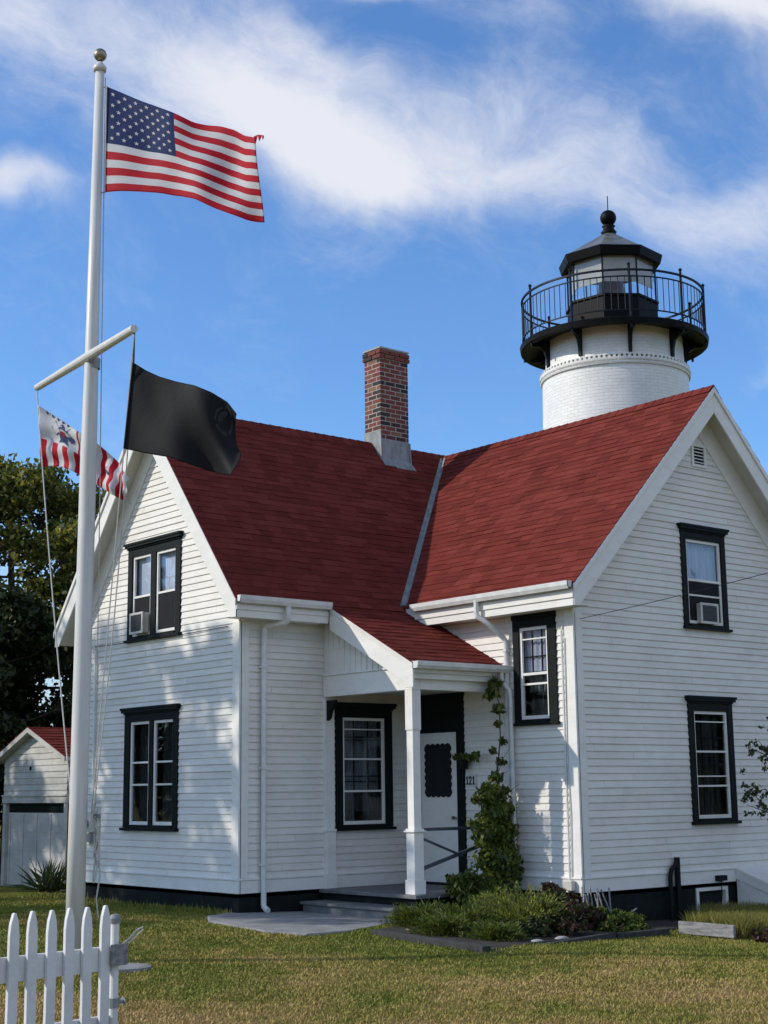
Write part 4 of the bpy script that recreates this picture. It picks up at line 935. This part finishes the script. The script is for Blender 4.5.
par(st.build('stars',M['fwhite'],recalc=False),us)
mb=MB(); E0=fu(.985,.0); E1=fu(1.0,.07); ex=np.array([.4723,-.8811,0.])
for a_,b2,cc,dd_ in ((0,.05,0,.012),(.05,.10,.012,.002),(.10,.13,.002,-.012)): mb.face([E0+ex*a_+[0,0,cc+.010],E0+ex*b2+[0,0,dd_+.010],E0+ex*b2+[0,0,dd_-.018],E1*(1-a_*5)+(E0+[0,0,-.03])*(a_*5)+ex*a_])
par(mb.build('torn_corner',M['fred'],recalc=False),us)
mb=MB(); hp_=[fu(-.0,v) for v in np.linspace(0,1,9)]; mb.tube([Vector(p)-Vector((.01,-.005,0)) for p in hp_],.012,6)
for q_ in (hp_[0],hp_[-1]): mb.tube([Vector(q_),Vector((FPX+.05,FPY-.03,q_[2]+.02))],.008,5)
par(mb.build('hoist_rope',M['rope'],recalc=False),us)
# black flag
bk_t=[(0.059,6.012),(0.205,5.913),(0.369,5.827),(0.573,5.749),(0.814,5.668),(1.014,5.573),(1.172,5.465),(1.278,5.327)]
bk_b=[(-0.032,5.068),(0.14,5.022),(0.324,4.969),(0.545,4.913),(0.745,4.833),(0.943,4.762),(1.1,4.705),(1.255,4.656)]
ripb=lambda u,v:.07*u*math.sin(7*u+2.5*v)+.05*math.sin(3.2*(u-v*.6)*3.1)*u*(.4+v)+.02*math.sin(17*u-5*v)*u
fb=flagsurf((-4.75,-4.85,0),(.5028,-.8641),bk_t,bk_b,ripb)
edge=lambda u,v: u*(1-.05*math.sin(math.pi*min(1,v*1.7))*(v<.59)+.055*math.sin(math.pi*max(0,(v-.5)*2)))
bk=empty('black_flag',(-4.7,-4.88,5.06),'black flag with a faded grey emblem flying from the right end of the yardarm','flag')
fb2=lambda u,v,off=0: fb(min(edge(u,v),1.0),v,off) if edge(u,v)<=1 else fb(1.0,v,off)+np.array([.5028,-.8641,0])*(edge(u,v)-1)*1.1
o,_=flagmesh('flag_cloth',fb2,80,48,lambda u,v:0,[M['fblack']]); par(o,bk)
mb=MB()
for off in (-.007,.007):
    n=20
    for k in range(n):
        t0,t1=2*math.pi*k/n,2*math.pi*(k+1)/n
        def e_(t,r): return fb2(min(.90+.075*r*math.cos(t),.985),.26+.21*r*math.sin(t),off)
        if k%5!=3: mb.face([e_(t0,1),e_(t1,1),e_(t1,.78),e_(t0,.78)])
        if 8<=k<16: mb.face([e_(t0,.6),e_(t1,.6),e_(t1,.15),e_(t0,.15)])
par(mb.build('emblem',M['fgrey'],recalc=False),bk)
mb=MB(); mb.tube([Vector(fb2(0,v))-Vector((.008,0,0)) for v in np.linspace(0,1,7)],.010,6); mb.tube([Vector(fb2(0,0)),Vector(yR)-Vector((0,0,.05))],.010,6); par(mb.build('hoist_rope',M['black'],recalc=False),bk)
# striped ensign
en_t=[(-0.088,6.109),(0.088,5.989),(0.272,5.87),(0.477,5.728),(0.68,5.596),(0.86,5.442),(1.017,5.275),(1.172,5.1)]
en_b=[(-0.017,5.338),(0.109,5.338),(0.266,5.31),(0.401,5.255),(0.626,5.116),(0.782,5.024),(0.959,4.918),(1.126,4.818)]
ripe=lambda u,v:.08*math.sin(11*u+2*v)*u**.6+.04*math.sin(25*u-4*v)*u+.02*math.sin(14*v+8*u)
fe=flagsurf((-4.5,-2.4,0),(.5762,-.8170),en_t,en_b,ripe)
en=empty('striped_ensign',(-4.53,-2.4,5.35),'white ensign with vertical red stripes and a blue eagle on the yardarm end','flag')
def enmat(u,v):
    if u<.42 and v<.52: return 0
    k=int(u*16); return 1 if k%2==0 else 0
o,_=flagmesh('flag_cloth',fe,96,30,enmat,[M['fwhite'],M['fred']]); par(o,en)
mb=MB()
def patch(pts,off,mi): mb.face([fe(u,v,off) for u,v in pts],mi)
for off in (-.006,.006):
    patch([(.13,.26),(.17,.08),(.215,.20),(.235,.10),(.255,.08),(.275,.12),(.29,.20),(.34,.06),(.385,.28),(.345,.40),(.305,.32),(.30,.42),(.325,.50),(.26,.46),(.195,.50),(.215,.42),(.21,.32),(.17,.38)],off,0)
    patch([(.235,.24),(.275,.24),(.275,.35),(.255,.40),(.235,.35)],off*1.5,1)
    for q in range(5): patch([(.07+.055*q,.035),(.085+.055*q,.0),(.10+.055*q,.035),(.085+.055*q,.07)],off*1.2,0)
    pass
par(mb.build('eagle_emblem',[M['fblue2'],M['fred']],recalc=False),en)
mb=MB()
for off in (-.006,.006): patch([(.70,.40),(.73,.34),(.76,.42),(.75,.54),(.72,.58),(.69,.50)],off,0)
par(mb.build('small_emblem',[M['fblue2']],recalc=False),en)

# ------------------------------------------------------------------ picket fence
fe_=empty('picket_fence',(-7.9,-8.9,-.3),'white picket fence section with pointed pickets in the left foreground','fence')
pa=Vector((-8.027,-9.21,.66)); pb=Vector((-7.29,-9.088,.66))
fdir=(pb-pa); fdir.z=0; flen=fdir.length; fdir.normalize(); fn=Vector((fdir.y,-fdir.x,0))  # towards the viewer
gap=flen/5; ztop=.706
for i in range(-4,6):
    c=pa+fdir*gap*i; w=.037; t=.010; zt=ztop+random.uniform(-.004,.004); lean=random.uniform(-.004,.004)
    pr=[(-w,-.28),(w,-.28),(w+lean,zt-.14),(w*.8+lean,zt-.07),(.010+lean,zt-.004),(0+lean,zt),(-.010+lean,zt-.004),(-w*.8+lean,zt-.07),(-w+lean,zt-.14)]
    mb=MB(); mb.prism([c+fdir*a+fn*(t+.022)+Vector((0,0,z-c.z)) for a,z in pr],[c+fdir*a+fn*(.003)+Vector((0,0,z-c.z)) for a,z in pr]); mb.build('picket',M['fence'],fe_,bevel=.003)
def frail(z0,z1):
    mb=MB(); a=pa-fdir*gap*4.5; b_=pb+fdir*.075; a.z=b_.z=0
    mb.hexa([a+up*z0,b_+up*z0,b_-fn*.035+up*z0,a-fn*.035+up*z0,a+up*z1,b_+up*z1,b_-fn*.035+up*z1,a-fn*.035+up*z1]); mb.build('rail',M['fence'],fe_,bevel=.003)
frail(.265,.425); frail(-.16,-.03)
b_=pb+fdir*.10; b_.z=0
lb=Vector((-7.19,-9.075,0))+fn*.075
mb=MB(); mb.hexa([lb-fdir*.07+up*.30,lb+fdir*.06+up*.30,lb+fdir*.06-fn*.035+up*.30,lb-fdir*.07-fn*.035+up*.30,lb-fdir*.07+up*.44,lb+fdir*.06+up*.44,lb+fdir*.06-fn*.035+up*.44,lb-fdir*.07-fn*.035+up*.44])
mb.build('latch_block',M['timber'],fe_,bevel=.004)
gp=empty('gate_post',(b_.x-.01,b_.y,-.3),'slim grey pipe post with a clamp at the end of the picket fence','post')
pp=Vector((-7.19,-9.075,0)); mb=MB(); mb.lathe([(.030,-.4),(.030,.575),(.0,.575)],pp.x,pp.y,14); mb.build('pipe',M['fence'],gp,recalc=False,smooth=False)
mb=MB(); mb.lathe([(.0,.575),(.036,.576),(.040,.61),(.028,.635),(.0,.64)],pp.x,pp.y,14); mb.build('cap',M['flash'],gp,recalc=False)
mb=MB(); mb.lathe([(.040,.02),(.040,.08),(.030,.08)],pp.x,pp.y,14); mb.tube([pp+fdir*.03+up*.05,pp+fdir*.10+up*.05],.014,8); mb.tube([pp+fdir*.08+up*.05,pp+fdir*.085+up*.05],.03,6); mb.build('clamp',M['flash'],gp)
rp=lb+fdir*.03+up*.44; mb=MB()
mb.tube([rp-fdir*.03,rp+fdir*.03+up*.03,rp+fdir*.10+up*.085,rp+fdir*.155+up*.10,rp+fdir*.16+up*.085,rp+fdir*.11+up*.055,rp+fdir*.03+up*.0],.0065,6)
tag(mb.build('rope_loop',M['rope']),'loop of white cord sticking out from the fence latch','rope')

# ------------------------------------------------------------------ planting
def ground(x,y): return float(gz(np.array(x),np.array(y)))
# climbing vine
vn=empty('climbing_vine',(2.95,-2.6,ground(2.95,-2.6)),'leafy green vine climbing beside the porch downspout','vine')
path=[(2.85,-2.5,-.4),(2.95,-2.45,.2),(3.03,-2.42,.9),(2.92,-2.42,1.6),(3.02,-2.41,2.2),(3.05,-2.38,2.7),(2.96,-2.36,2.95)]
mb=MB(); mb.tube(path,[.02,.018,.015,.012,.010,.008,.006],6)
for k in range(16):
    t=random.random()*.75; i=int(t*6); p=Vector(path[i]).lerp(Vector(path[i+1]),t*6-i); q=p+Vector((random.uniform(-.5,.15),random.uniform(-.35,.2),random.uniform(-.1,.4)))
    mb.tube([p,p.lerp(q,.5)+Vector((0,0,.06)),q],[.007,.005,.003],4,cap=False)
mb.build('stem',M['bark'],vn)
cs=[]; rs=[]
for (x,y,z,r) in [(2.75,-2.5,-.05,.30),(2.5,-2.5,.05,.26),(2.95,-2.45,.25,.28),(3.03,-2.42,.55,.22),(2.85,-2.42,.7,.20),(3.05,-2.42,.85,.20),(2.8,-2.42,1.0,.18),(3.02,-2.42,1.15,.17),(2.75,-2.42,1.3,.15),(3.0,-2.42,1.4,.14),(2.9,-2.42,1.62,.12),(2.5,-2.42,1.30,.09),(2.45,-2.42,.95,.10),(2.85,-2.45,.45,.34),(2.75,-2.42,.8,.27),(2.85,-2.42,1.1,.23),(2.8,-2.40,1.4,.18),(3.0,-2.42,1.85,.08),(3.05,-2.42,2.15,.06),(2.88,-2.40,2.0,.06),(3.0,-2.40,2.4,.07),(3.02,-2.38,2.62,.09),(2.92,-2.36,2.85,.13),(3.0,-2.34,3.0,.10),(2.1,-2.45,.05,.18),(2.3,-2.45,.2,.16),(2.05,-2.40,.2,.11),(2.2,-2.5,-.15,.22),(2.3,-2.8,-.15,.28),(2.7,-2.8,-.15,.26)]:
    cs.append((x,y,z)); rs.append(r)
leaves('foliage',clump_pts(cs,rs,8200),.055,[M['vine']],vn,droop=.9,elong=1.8)
leaves('trailing_leaves',clump_pts([(3.17,-1.42,1.93),(3.15,-1.6,1.92),(3.1,-1.8,1.95),(3.15,-1.28,1.95)],[.09,.08,.08,.06],170),.05,[M['vine']],hp,droop=.5)
# junipers
def juniper(x,y,w,h,label,n,seed,mat='juniper'):
    rd=random.Random(seed); z=ground(x,y); e=empty('juniper_shrub',(x,y,z),label,'shrub','spreading junipers in the porch bed'); C=[];A=[]; mb=MB()
    for i in range(n):
        az=rd.uniform(0,6.28); el=rd.uniform(.12,1.05); L=w*rd.uniform(.55,1.05); d=Vector((math.cos(az)*math.cos(el),math.sin(az)*math.cos(el),math.sin(el)*h/w*1.25)); p0=Vector((x,y,z+.02)); pts=[p0+d*L*t+Vector((0,0,-.10*L*t*t*t)) for t in (0,.35,.7,1)]
        mb.tube(pts,[.008,.006,.004,.002],4,cap=False)
        for k in range(52):
            t=.25+.78*rd.random(); q=p0+d*L*t+Vector((0,0,-.10*L*t**3)); sp=.055*(1.25-t)+.012; s=Vector((rd.gauss(0,sp),rd.gauss(0,sp),rd.gauss(0,sp*.7))); C.append(q+s); A.append(d*1.0+s*9+Vector((0,0,.2)))
    mb.build('branches',M['bark'],e); leaves('foliage',np.array(C),.013,[M[mat]],e,elong=4.2,aim=np.array(A)); return e
juniper(.62,-3.30,.52,.34,'spreading bright juniper nearest the porch steps, leftmost in the bed',170,1)
juniper(.80,-4.0,.58,.40,'spreading juniper in front of the porch post',170,2)
juniper(.10,-4.35,.50,.30,'low juniper spilling over the dark edging timber',130,3)
juniper(1.45,-4.35,.80,.62,'tall arching yellow-green juniper in front of the vine',120,4,'juniperbright')
juniper(.30,-5.05,.42,.22,'small low juniper at the front corner of the bed',120,5)
def shrub(name,x,y,w,h,label,n,size,mats,cat='shrub',mi=None,nc=26,seed=1,elong=1.8,group=None):
    rd=random.Random(seed); z=ground(x,y); e=empty(name,(x,y,z),label,cat,group); cs=[];rs=[];mb=MB()
    for i in range(nc):
        a=rd.uniform(0,6.28); r=w*math.sqrt(rd.random())*.85; hh=h*rd.uniform(.25,.95)*(1-.45*(r/w)**2); c=(x+r*math.cos(a),y+r*math.sin(a),z+hh); cs.append(c); rs.append(min(w,h)*rd.uniform(.14,.30)); mb.tube([(x,y,z),c],[.012,.004],4,cap=False)
    mb.build('stems',M['bark'],e); C=clump_pts(cs,rs,n); leaves('foliage',C,size,mats,e,elong=elong,midx=None if mi is None else (rng.random(n)<mi)); return e
shrub('leafy_shrub',2.25,-3.9,.50,.50,'dark green rounded shrub below the sunlit wall',4200,.045,[M['rhodo']],seed=2)
shrub('leafy_shrub',2.95,-3.5,.34,.60,'maroon-leaved shrub close to the sunlit wall foundation',2400,.04,[M['rhodo'],M['redleaf']],mi=.65,seed=3)
shrub('leafy_shrub',1.75,-4.75,.55,.42,'low dark maroon and green shrub at the front of the bed near the pale stones',4600,.038,[M['rhodo'],M['redleaf']],mi=.35,seed=4,nc=40)
shrub('leafy_shrub',.95,-4.95,.40,.26,'dark low shrub between the front juniper and the maroon shrub',2600,.035,[M['rhodo']],seed=8,nc=30)
shrub('leafy_shrub',2.9,-4.55,.50,.30,'low yellow-green groundcover shrub at the shaded house corner',2600,.042,[M['vine']],seed=5,nc=34)
shrub('leafy_shrub',3.7,-4.25,.36,.20,'small pale green shrub against the dark foundation right of the corner',1400,.04,[M['vine']],seed=9,nc=20)
shrub('red_shrub',3.95,-6.45,.34,.20,'small dark red plant beside the right end of the timber board',2200,.035,[M['redleaf'],M['rhodo']],mi=.3,seed=6)
# bare pale sticks at the corner
mb=MB()
for i in range(9):
    a=random.uniform(-.5,.9); x0=2.95+.085*i; mb.tube([(x0,-4.0,ground(x0,-4.0)),(x0+a*.3,-3.86,ground(x0,-4.0)+random.uniform(.40,.56))],.012,5)
mb.tube([(3.5,-4.1,-.40),(3.9,-4.15,-.22)],.012,5)
tag(mb.build('garden_stakes',M['timber']),'bundle of thin pale garden stakes leaning at the house corner','stakes')
# edging timbers, stones, board
def plank(name,p,q,w,h,mat,label,cat,group=None):
    p=Vector(p); q=Vector(q); d=(q-p).normalized(); s=d.cross(up).normalized()*w/2; mb=MB()
    mb.hexa([p-s,q-s,q+s,p+s,p-s+up*h,q-s+up*h,q+s+up*h,p+s+up*h]); o=mb.build(name,mat,bevel=.008); tag(o,label,cat,group); return o
G='timbers edging the planting bed'
plank('edging_timber',(-.39,-3.58,-.36),(-.83,-6.08,-.36),.11,.11,M['timberdark'],'dark edging timber along the left side of the juniper bed','edging',G)
plank('edging_timber',(2.25,-5.2,-.49),(3.5,-5.0,-.52),.11,.11,M['timberdark'],'dark edging timber right of the pale stones, below the house corner','edging',G)
plank('edging_timber',(-.78,-6.12,-.40),(2.2,-5.22,-.45),.09,.09,M['timberdark'],'long sunken edging timber along the front of the bed under the pale stones','edging',G)
plank('timber_board',(3.80,-4.98,-.50),(3.77,-5.92,-.50),.05,.165,M['timber'],'weathered grey board edging the tall grass at the right','board')
def stone(x,y,a,b_,c,label,seed):
    mb=MB(); rd=random.Random(seed); n=12
    for j in range(7):
        ph=math.pi*j/6
        for i in range(n):
            t=2*math.pi*i/n; k=1+rd.uniform(-.10,.10); mb.v.append((x+a*math.sin(ph)*math.cos(t)*k,y+b_*math.sin(ph)*math.sin(t)*k,ground(x,y)+.035+c*math.cos(ph)))
    for j in range(6):
        for i in range(n): mb.f.append((j*n+i,j*n+(i+1)%n,(j+1)*n+(i+1)%n,(j+1)*n+i)); mb.m.append(0)
    tag(mb.build('edging_stone',M['stone'],smooth=True),label,'stone','pale stones at the bed edge')
stone(.45,-5.60,.08,.07,.02,'pale flat stone at the bed edge, left of the two',1); stone(1.05,-5.42,.10,.07,.025,'pale flat stone at the bed edge, right of the two',2)
# tall ornamental grass clump right
def tallgrass(x0,x1,y0,y1,n,h,label):
    e=empty('tall_grass',((x0+x1)/2,(y0+y1)/2,-.5),label,'grass clump')
    x=x0+(x1-x0)*rng.random(n); y=y0+(y1-y0)*rng.random(n); z=gz(x,y)-.02; hh=h*(.6+.5*rng.random(n)); t=rng.random(n)*6.28; w=.006
    l=rng.normal(size=(n,2))*.09
    P=np.stack([x,y,z],-1); dx=np.stack([np.cos(t)*w,np.sin(t)*w,0*t],-1)
    m_=P+np.stack([l[:,0]*.35,l[:,1]*.35,hh*.6],-1); tp=P+np.stack([l[:,0],l[:,1],hh],-1)
    V=np.concatenate([P-dx,P+dx,m_+dx*.7,tp,m_-dx*.7],1).reshape(-1,3); F=np.arange(5*n).reshape(n,5); npmesh('blades',V,F,[M['orngrass']],e)
tallgrass(3.95,7.6,-5.9,-4.95,16000,.33,'clump of tall straw-green grass behind the weathered board')
tallgrass(5.3,7.2,-4.95,-4.0,9000,.33,'patch of tall grass below the basement window')
# spiky plant beside garage
sp=empty('spiky_plant',(.75,7.3,-.3),'spiky yucca-like plant beside the garage door','plant'); mb=MB()
for i in range(90):
    a=random.uniform(0,6.28); el=random.uniform(.15,1.3); L=random.uniform(.45,.8); d=Vector((math.cos(a)*math.cos(el),math.sin(a)*math.cos(el),math.sin(el))); s=Vector((-math.sin(a),math.cos(a),0))*.022; p=Vector((.75+random.uniform(-.15,.15),7.3+random.uniform(-.2,.2),-.3)); m2=p+d*L*.55; t_=p+d*L-Vector((0,0,.12*L))
    mb.face([p-s,p+s,m2+s*.8,t_,m2-s*.8])
mb.build('leaves',M['yucca'],sp,recalc=False)
# young tree whose branch crosses the right edge
yt=empty('young_tree',(6.95,-4.75,ground(6.95,-4.75)),'slim tree at the right edge whose leafy branches cross the lower right-gable window','tree'); mb=MB()
T=Vector((6.95,-4.75,-.6)); mb.tube([T,T+Vector((-.05,0,1.2)),T+Vector((0,.03,2.4)),T+Vector((.1,.05,3.2))],[.035,.03,.022,.010],7)
cs=[];rs=[]
for a,b_,c in [((-.05,0,1.5),(-.75,-.0,2.0),(-1.02,.05,1.95)),((-.03,0,1.7),(-.5,.05,2.45),(-.85,.0,2.72)),((0,.03,2.2),(-.35,0,2.75),(-.5,0,3.0)),((0,0,2.4),(.4,0,2.9),(.7,.1,3.2)),((0,0,1.9),(.5,-.1,2.3),(.9,-.1,2.5)),((-.05,0,1.35),(-.8,.0,1.75),(-1.25,.02,2.12)),((-.05,0,1.3),(-.7,.0,1.65),(-1.22,.0,1.78)),((-.03,0,1.9),(-.7,0,2.5),(-1.1,0,2.62))]:
    A_,B_,C_=T+Vector(a),T+Vector(b_),T+Vector(c); mb.tube([A_,B_,C_],[.014,.009,.003],5,cap=False)
    for k in range(11):
        t=.35+.65*k/10; q=A_.lerp(B_,t*2) if t<.5 else B_.lerp(C_,t*2-1); q=q+Vector((random.gauss(0,.06),random.gauss(0,.06),random.gauss(0,.09))); cs.append(tuple(q)); rs.append(.055)
mb.build('trunk',M['bark'],yt); leaves('crown',clump_pts(cs,rs,1100),.038,[M['appleleaf']],yt,droop=.6)

# ------------------------------------------------------------------ light, sky, clouds
S=Vector((-1.7,1.2,1.30)).normalized()
sun=bpy.data.lights.new('sun','SUN'); sun.energy=3.4; sun.angle=R(.55); sun.color=(1,.93,.82); so=bpy.data.objects.new('sun',sun); col.objects.link(so); so.rotation_euler=S.to_track_quat('Z','Y').to_euler()
w=bpy.data.worlds.new('World'); sc.world=w; w.use_nodes=True; nt=w.node_tree; bg=nt.nodes['Background']; bg.inputs[1].default_value=.15
sky=N(nt,'ShaderNodeTexSky'); sky.sky_type='NISHITA'; sky.sun_disc=False; sky.sun_elevation=math.asin(S.z); sky.sun_rotation=math.atan2(S.x,S.y); sky.air_density=1.0; sky.dust_density=.4; sky.ozone_density=2.2; sky.altitude=0
tc=N(nt,'ShaderNodeTexCoord')
def vm(op,a,b_=None,out=0):
    n=N(nt,'ShaderNodeVectorMath',operation=op)
    for i,s in enumerate((a,b_)):
        if s is None: continue
        if isinstance(s,tuple): n.inputs[i].default_value=s
        else: nt.links.new(s,n.inputs[i])
    return n.outputs['Value'] if op in('DOT_PRODUCT','LENGTH') else n.outputs[0]
def ma(op,a,b_=0.0,c=0.0):
    n=N(nt,'ShaderNodeMath',operation=op)
    for i,s in enumerate((a,b_,c)):
        if isinstance(s,(int,float)): n.inputs[i].default_value=s
        else: nt.links.new(s,n.inputs[i])
    return n.outputs[0]
D=tc.outputs['Generated']
# warp the direction a little so the cloud edges are ragged
nw=N(nt,'ShaderNodeTexNoise'); nw.inputs['Scale'].default_value=9; nw.inputs['Detail'].default_value=5; nt.links.new(D,nw.inputs['Vector'])
wv=vm('SUBTRACT',nw.outputs['Color'],(.5,.5,.5)); sc_=N(nt,'ShaderNodeVectorMath',operation='SCALE'); sc_.inputs['Scale'].default_value=.075; nt.links.new(wv,sc_.inputs[0]); DW=vm('ADD',D,sc_.outputs[0])
def blob(az,el,ra,rb,tilt,wt):
    a,e=R(az),R(el); r=Vector((math.sin(a),-math.cos(a),0)); u=Vector((-math.sin(e)*math.cos(a),-math.sin(e)*math.sin(a),math.cos(e))); c=Vector((math.cos(e)*math.cos(a),math.cos(e)*math.sin(a),math.sin(e)))
    ct,st_=math.cos(R(tilt)),math.sin(R(tilt)); p=r*ct+u*st_; q=-r*st_+u*ct
    d=vm('SUBTRACT',DW,tuple(c)); x=ma('DIVIDE',vm('DOT_PRODUCT',d,tuple(p)),R(ra)); y=ma('DIVIDE',vm('DOT_PRODUCT',d,tuple(q)),R(rb))
    s=ma('ADD',ma('MULTIPLY',x,x),ma('MULTIPLY',y,y)); g=ma('POWER',2.71828,ma('MULTIPLY',s,-1.0)); front=ma('GREATER_THAN',vm('DOT_PRODUCT',D,tuple(c)),0.0)
    return ma('MULTIPLY',ma('MULTIPLY',g,wt),front)
BL=[(61.0,27.2,7,2.6,-14,.58),(56.0,28.0,5.0,2.3,-22,.52),(54.4,25.6,3.2,1.6,-26,.50),(52.4,24.0,3.2,1.9,-16,.80),(50.0,23.0,2.6,1.1,-18,.50),(46.8,24.6,4.2,2.1,-8,.50),(42.5,22.8,4.4,1.2,-6,.52),(37.6,20.9,3.6,1.6,-20,.66),(34.2,21.2,2.4,1.7,0,.45),
    (36.6,28.9,3.2,1.2,-14,.95),(34.3,27.7,2.0,1.1,-20,.65),(65.0,22.5,2.1,.7,-8,.80),(49.4,29.9,1.7,.4,0,.7),(35.2,15.2,1.6,.5,20,.35),(45.4,28.8,2.4,.7,-10,.34),(52.5,28.2,3.6,.8,-38,.40),(66.5,29,3,1.6,0,.45),(42.0,25.2,3.6,1.6,-10,.24),(39.6,23.8,2.0,.6,-10,.3),
    (80,30,8,4,-10,.8),(15,24,8,4,-8,.8),(105,26,13,7,5,1.1),(-15,35,18,10,-5,1.0),(150,48,14,7,5,.9),(-70,38,20,13,5,1.2),(-115,30,18,11,-5,1.2),(-90,64,16,9,-5,.8),(-40,18,15,7,0,.9),(-155,28,17,10,0,1.1),(125,20,13,6,0,.9),(180,25,14,8,0,1.0),(50,48,14,4,-12,.6)]  # clouds outside the view, added to whiten ambient light on the shaded walls
tot=None
for b__ in BL:
    g=blob(*b__); tot=g if tot is None else ma('ADD',tot,g)
rr_=Vector((math.sin(R(50)),-math.cos(R(50)),0)); uu=Vector((-math.sin(R(24))*math.cos(R(50)),-math.sin(R(24))*math.sin(R(50)),math.cos(R(24)))); p_=rr_*math.cos(R(-24))+uu*math.sin(R(-24)); q_=-rr_*math.sin(R(-24))+uu*math.cos(R(-24)); c_=p_.cross(q_)
def coords(a,b_): 
    n=N(nt,'ShaderNodeCombineXYZ')
    for i,(v,k) in enumerate(((p_,a),(q_,b_),(c_,b_))): nt.links.new(ma('MULTIPLY',vm('DOT_PRODUCT',DW,tuple(v)),k),n.inputs[i])
    return n.outputs[0]
def cn(a,b_,det,rg,dist):
    n=N(nt,'ShaderNodeTexNoise'); n.inputs['Scale'].default_value=1; n.inputs['Detail'].default_value=det; n.inputs['Roughness'].default_value=rg; n.inputs['Distortion'].default_value=dist; nt.links.new(coords(a,b_),n.inputs['Vector']); return n.outputs[0]
n1=cn(8,13,9,.62,.35); n2=cn(24,70,8,.68,1.0)
dens=ma('ADD',tot,ma('ADD',ma('MULTIPLY',ma('SUBTRACT',n1,.5),1.25),ma('MULTIPLY',ma('SUBTRACT',n2,.5),.38))); mr=N(nt,'ShaderNodeMapRange'); mr.interpolation_type='SMOOTHSTEP'; mr.inputs[1].default_value=-.05; mr.inputs[2].default_value=1.2; nt.links.new(dens,mr.inputs[0])
cm=N(nt,'ShaderNodeMix',data_type='RGBA'); nt.links.new(ma('MULTIPLY',mr.outputs[0],.93),cm.inputs[0])
gm_=N(nt,'ShaderNodeMix',data_type='RGBA',blend_type='MULTIPLY'); gm_.inputs[0].default_value=1; nt.links.new(sky.outputs[0],gm_.inputs[6]); gm_.inputs[7].default_value=(.68,.975,1.30,1)
sz_=N(nt,'ShaderNodeSeparateXYZ'); nt.links.new(D,sz_.inputs[0]); hz=N(nt,'ShaderNodeMapRange'); hz.inputs[1].default_value=.0; hz.inputs[2].default_value=.21; hz.inputs[3].default_value=.75; hz.inputs[4].default_value=0; nt.links.new(sz_.outputs[2],hz.inputs[0])
hm=N(nt,'ShaderNodeMix',data_type='RGBA'); nt.links.new(hz.outputs[0],hm.inputs[0]); nt.links.new(gm_.outputs[2],hm.inputs[6]); hm.inputs[7].default_value=(4.2,4.5,5.0,1)
nt.links.new(hm.outputs[2],cm.inputs[6]); cm.inputs[7].default_value=(5.7,5.8,6.2,1); nt.links.new(cm.outputs[2],bg.inputs[0])

# ------------------------------------------------------------------ camera
cd=bpy.data.cameras.new('camera'); cam=bpy.data.objects.new('camera',cd); col.objects.link(cam); sc.camera=cam
cd.sensor_fit='HORIZONTAL'; cd.sensor_width=36; cd.lens=1487.4/768*36; cd.clip_end=2000; cd.clip_start=.1
r_=Vector((0.76981784,-0.63813931,-0.01259805)); u_=Vector((-0.10757812,-0.14918167,0.98294037)); f_=Vector((0.62913229,0.75532976,0.18349254))
cam.matrix_world=Matrix(((r_.x,u_.x,-f_.x,CAM.x),(r_.y,u_.y,-f_.y,CAM.y),(r_.z,u_.z,-f_.z,CAM.z),(0,0,0,1)))
sc.view_settings.view_transform='Standard'; sc.view_settings.look='None'; sc.view_settings.exposure=0; sc.view_settings.gamma=1
sc.render.resolution_x=768; sc.render.resolution_y=1024
try: sc.cycles.use_denoising=True; sc.cycles.max_bounces=8; sc.cycles.transparent_max_bounces=12
except Exception: pass
